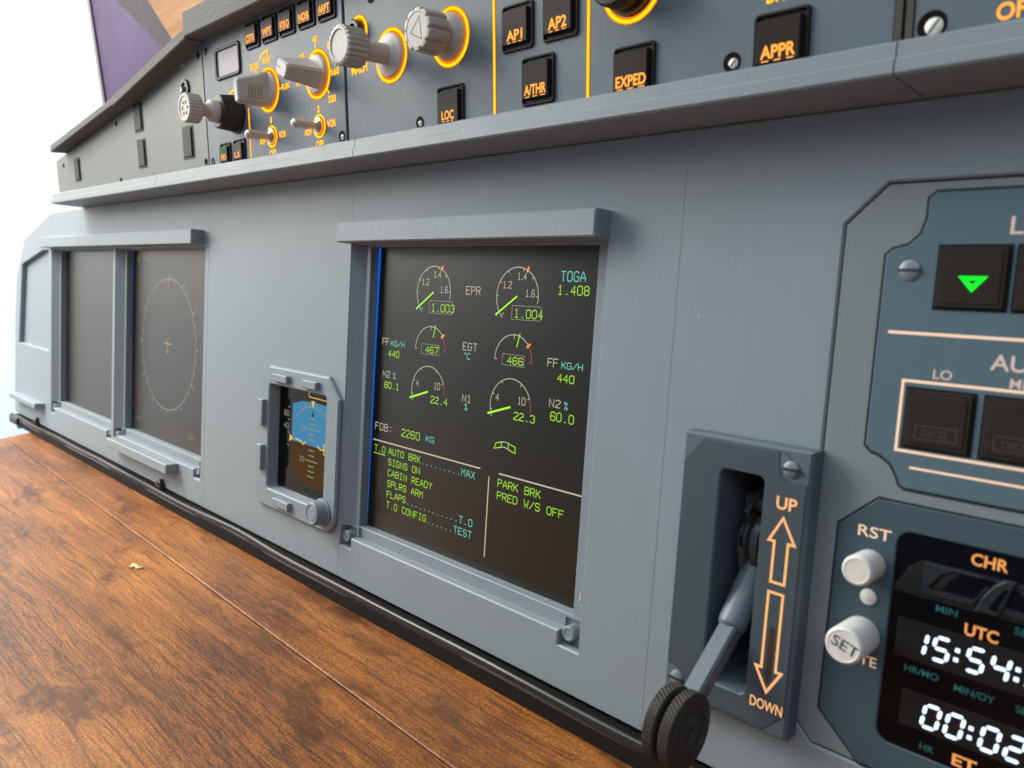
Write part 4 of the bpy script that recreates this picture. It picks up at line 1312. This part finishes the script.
# ---- right display control unit, only its lower corner shows
er = thing('display_control_panel', 'blue grey control unit at the right edge, only a steel screw and amber OFF showing', 'control panel', F_FCU, (-20, 0, -1), 'glareshield control units')
b = B(); b.plate(rect(-85.0, UR, -1, 84.2), -5, 0, 0.3); b.build('face_plate', [FCUP], er)
unit_screw((-80.2, 4.6), er, 0.9, 3.4)
b = B(); b.text('OFF', -64.4, 2.6, 4.4, 0.15, -55.0, 0.016); b.build('amber_lettering', [AMBTXT], er)

# ------------------------------------------------------------------ monitor behind
PV = Vector((0, 0.090, 0.389))
F_MON = Matrix.Translation(PV) @ Matrix.Rotation(math.radians(3.8), 4, 'X') @ Matrix.Translation(-PV)
mo = thing('monitor', 'thin dark monitor standing behind the glareshield with a purple and orange picture', 'monitor', F_MON, (-700, -120, 4))
b = B()
b.plate(rect(-1031, -400, 330, 800), -108, -88.5, 0.8, holes=[rect(-1022, -408, 342, 791)], hc=0.5)
b.build('bezel', [simple('monitor_black', (0.03, 0.022, 0.026), 0.35)], mo)


def picture(name, cols, sc, st):
    m, nt, p = new_mat(name)
    L = nt.links.new
    tc = N(nt, 'ShaderNodeTexCoord'); mp = N(nt, 'ShaderNodeMapping'); mp.inputs['Scale'].default_value = sc
    L(tc.outputs['Object'], mp.inputs['Vector'])
    n = N(nt, 'ShaderNodeTexNoise'); n.inputs['Scale'].default_value = 1; n.inputs['Detail'].default_value = 4; L(mp.outputs[0], n.inputs['Vector'])
    r = N(nt, 'ShaderNodeValToRGB'); r.color_ramp.elements[0].position = 0.3; r.color_ramp.elements[1].position = 0.7
    r.color_ramp.elements[0].color = (*cols[0], 1); r.color_ramp.elements[1].color = (*cols[1], 1)
    L(n.outputs['Fac'], r.inputs[0])
    p.inputs['Base Color'].default_value = (0.02, 0.02, 0.02, 1); p.inputs['Roughness'].default_value = 0.6; p.inputs['Specular IOR Level'].default_value = 0.15
    L(r.outputs[0], p.inputs['Emission Color']); p.inputs['Emission Strength'].default_value = st
    return m


PIC = [picture('picture_purple', ((0.085, 0.040, 0.18), (0.19, 0.10, 0.33)), (14, 14, 14), 0.75), picture('picture_dark_edge', ((0.035, 0.020, 0.05), (0.06, 0.035, 0.075)), (20, 20, 20), 0.7),
       picture('picture_orange', ((0.50, 0.19, 0.045), (0.80, 0.38, 0.13)), (8, 8, 90), 0.85), picture('picture_pink', ((0.30, 0.12, 0.30), (0.55, 0.30, 0.42)), (60, 60, 30), 1.0)]
b = B()
b.fill([ccw(rect(-1023, -407, 341, 792))], -90.4)
b.mi = 1; b.poly([(-1010, 530), (-985, 530), (-868, 461), (-800, 392), (-700, 341), (-780, 341), (-830, 400), (-945, 474)], -90.2)
b.mi = 2; b.poly([(-880, 468), (-868, 461), (-800, 392), (-700, 341), (-407, 341), (-407, 480)], -90.1)
b.mi = 3; b.poly([(-985, 530), (-882, 469), (-407, 481), (-407, 530)], -90.1)
b.build('screen', PIC, mo)
b = B(); b.box(-740, -660, -150, -128, 12, 420); 
b.box(-820, -580, -230, -95, 6, 14); b.box(-900, -500, -128, -108.5, 360, 720); b.build('stand', [RUBBER], mo)

# a stray pale thread caught on the right edge of the engine display
b = B()
b.tube([(-204.6, 0.4, -124.6), (-206.5, -2.0, -124.0), (-209.5, -6.0, -124.0), (-212.6, -9.6, -127.2), (-213.3, -10.6, -131.5), (-212.4, -11.2, -135.0)], 0.16, 6)
b.lathe([(0.05, -0.4), (0.5, -0.2), (0.5, 0.2), (0.05, 0.4)], (0, 0), 10, axis=((-204.6, 0.6, -124.6), (0, 1, 0), (1, 0, 0), (0, 0, 1)))
o = b.build('thread', [simple('pale_thread', (0.55, 0.5, 0.40), 0.7)], frame=F_PANEL, org=(-209, -5, -130))
tag(o, 'fine pale thread caught at the lower right edge of the engine display', 'thread')

# ------------------------------------------------------------------ light
world = bpy.data.worlds.new('World'); SC.world = world
world.use_nodes = True
bg = world.node_tree.nodes['Background']
bg.inputs[0].default_value = (0.55, 0.78, 1.0, 1); bg.inputs[1].default_value = 0.24


def area(name, pos, target, sx, sy, watts, col):
    l = bpy.data.lights.new(name, 'AREA'); l.shape = 'RECTANGLE'; l.size = sx; l.size_y = sy
    l.energy = watts; l.color = col
    o = bpy.data.objects.new(name, l); COL.objects.link(o)
    o.location = pos
    o.rotation_euler = (Vector(target) - Vector(pos)).to_track_quat('-Z', 'Y').to_euler()
    return o


area('window_light', (-1.45, -0.62, 0.72), (-0.9, 0.0, 0.15), 0.6, 0.6, 11.5, (1.0, 0.955, 0.88))
area('ceiling_light', (-0.75, -0.65, 1.5), (-0.65, -0.15, 0.1), 0.9, 0.7, 8, (0.88, 0.96, 1.0))
area('front_fill_light', (0.35, -1.10, 1.20), (-0.25, 0.0, 0.28), 1.0, 0.8, 5.2, (0.86, 0.94, 1.0))  # added fill from the right front, lifts the knob sides
area('wall_fill_light', (-1.85, -0.70, 1.7), (-2.65, -0.70, 0.25), 1.1, 0.6, 112, (1.0, 0.945, 0.85))  # unseen lamp added to brighten the wall and its reflection in the screens
area('low_wall_tint_light', (-1.75, 0.75, -0.45), (-2.65, 0.35, -0.25), 0.8, 0.5, 9, (0.22, 0.48, 1.0))  # added blue lamp, tints the lower part of the wall

# ------------------------------------------------------------------ camera
cam = bpy.data.cameras.new('camera'); co = bpy.data.objects.new('camera', cam); COL.objects.link(co)
Rc = ((0.70937579, 0.70208683, 0.06212938), (0.11363706, -0.0269299, -0.99315729), (-0.69560952, 0.71158194, -0.0988865))


def wdir(v):
    x, y, z = v
    return Vector((x, ca * y + sa * z, -sa * y + ca * z))


right, down, fwd = [wdir(r) for r in Rc]
M3 = Matrix((right, -down, -fwd)).transposed()
co.matrix_world = Matrix.Translation(to_world((0, 0, 0))) @ M3.to_4x4()
cam.sensor_fit = 'HORIZONTAL'; cam.sensor_width = 36.0
cam.lens = 785.12 / 1024 * 36.0
cam.clip_start = 0.01; cam.clip_end = 50
cam.dof.use_dof = True
cam.dof.focus_distance = 0.40
cam.dof.aperture_fstop = 14.0
SC.camera = co
SC.view_settings.view_transform = 'Standard'
SC.view_settings.look = 'None'
SC.view_settings.exposure = 0
SC.view_settings.gamma = 1
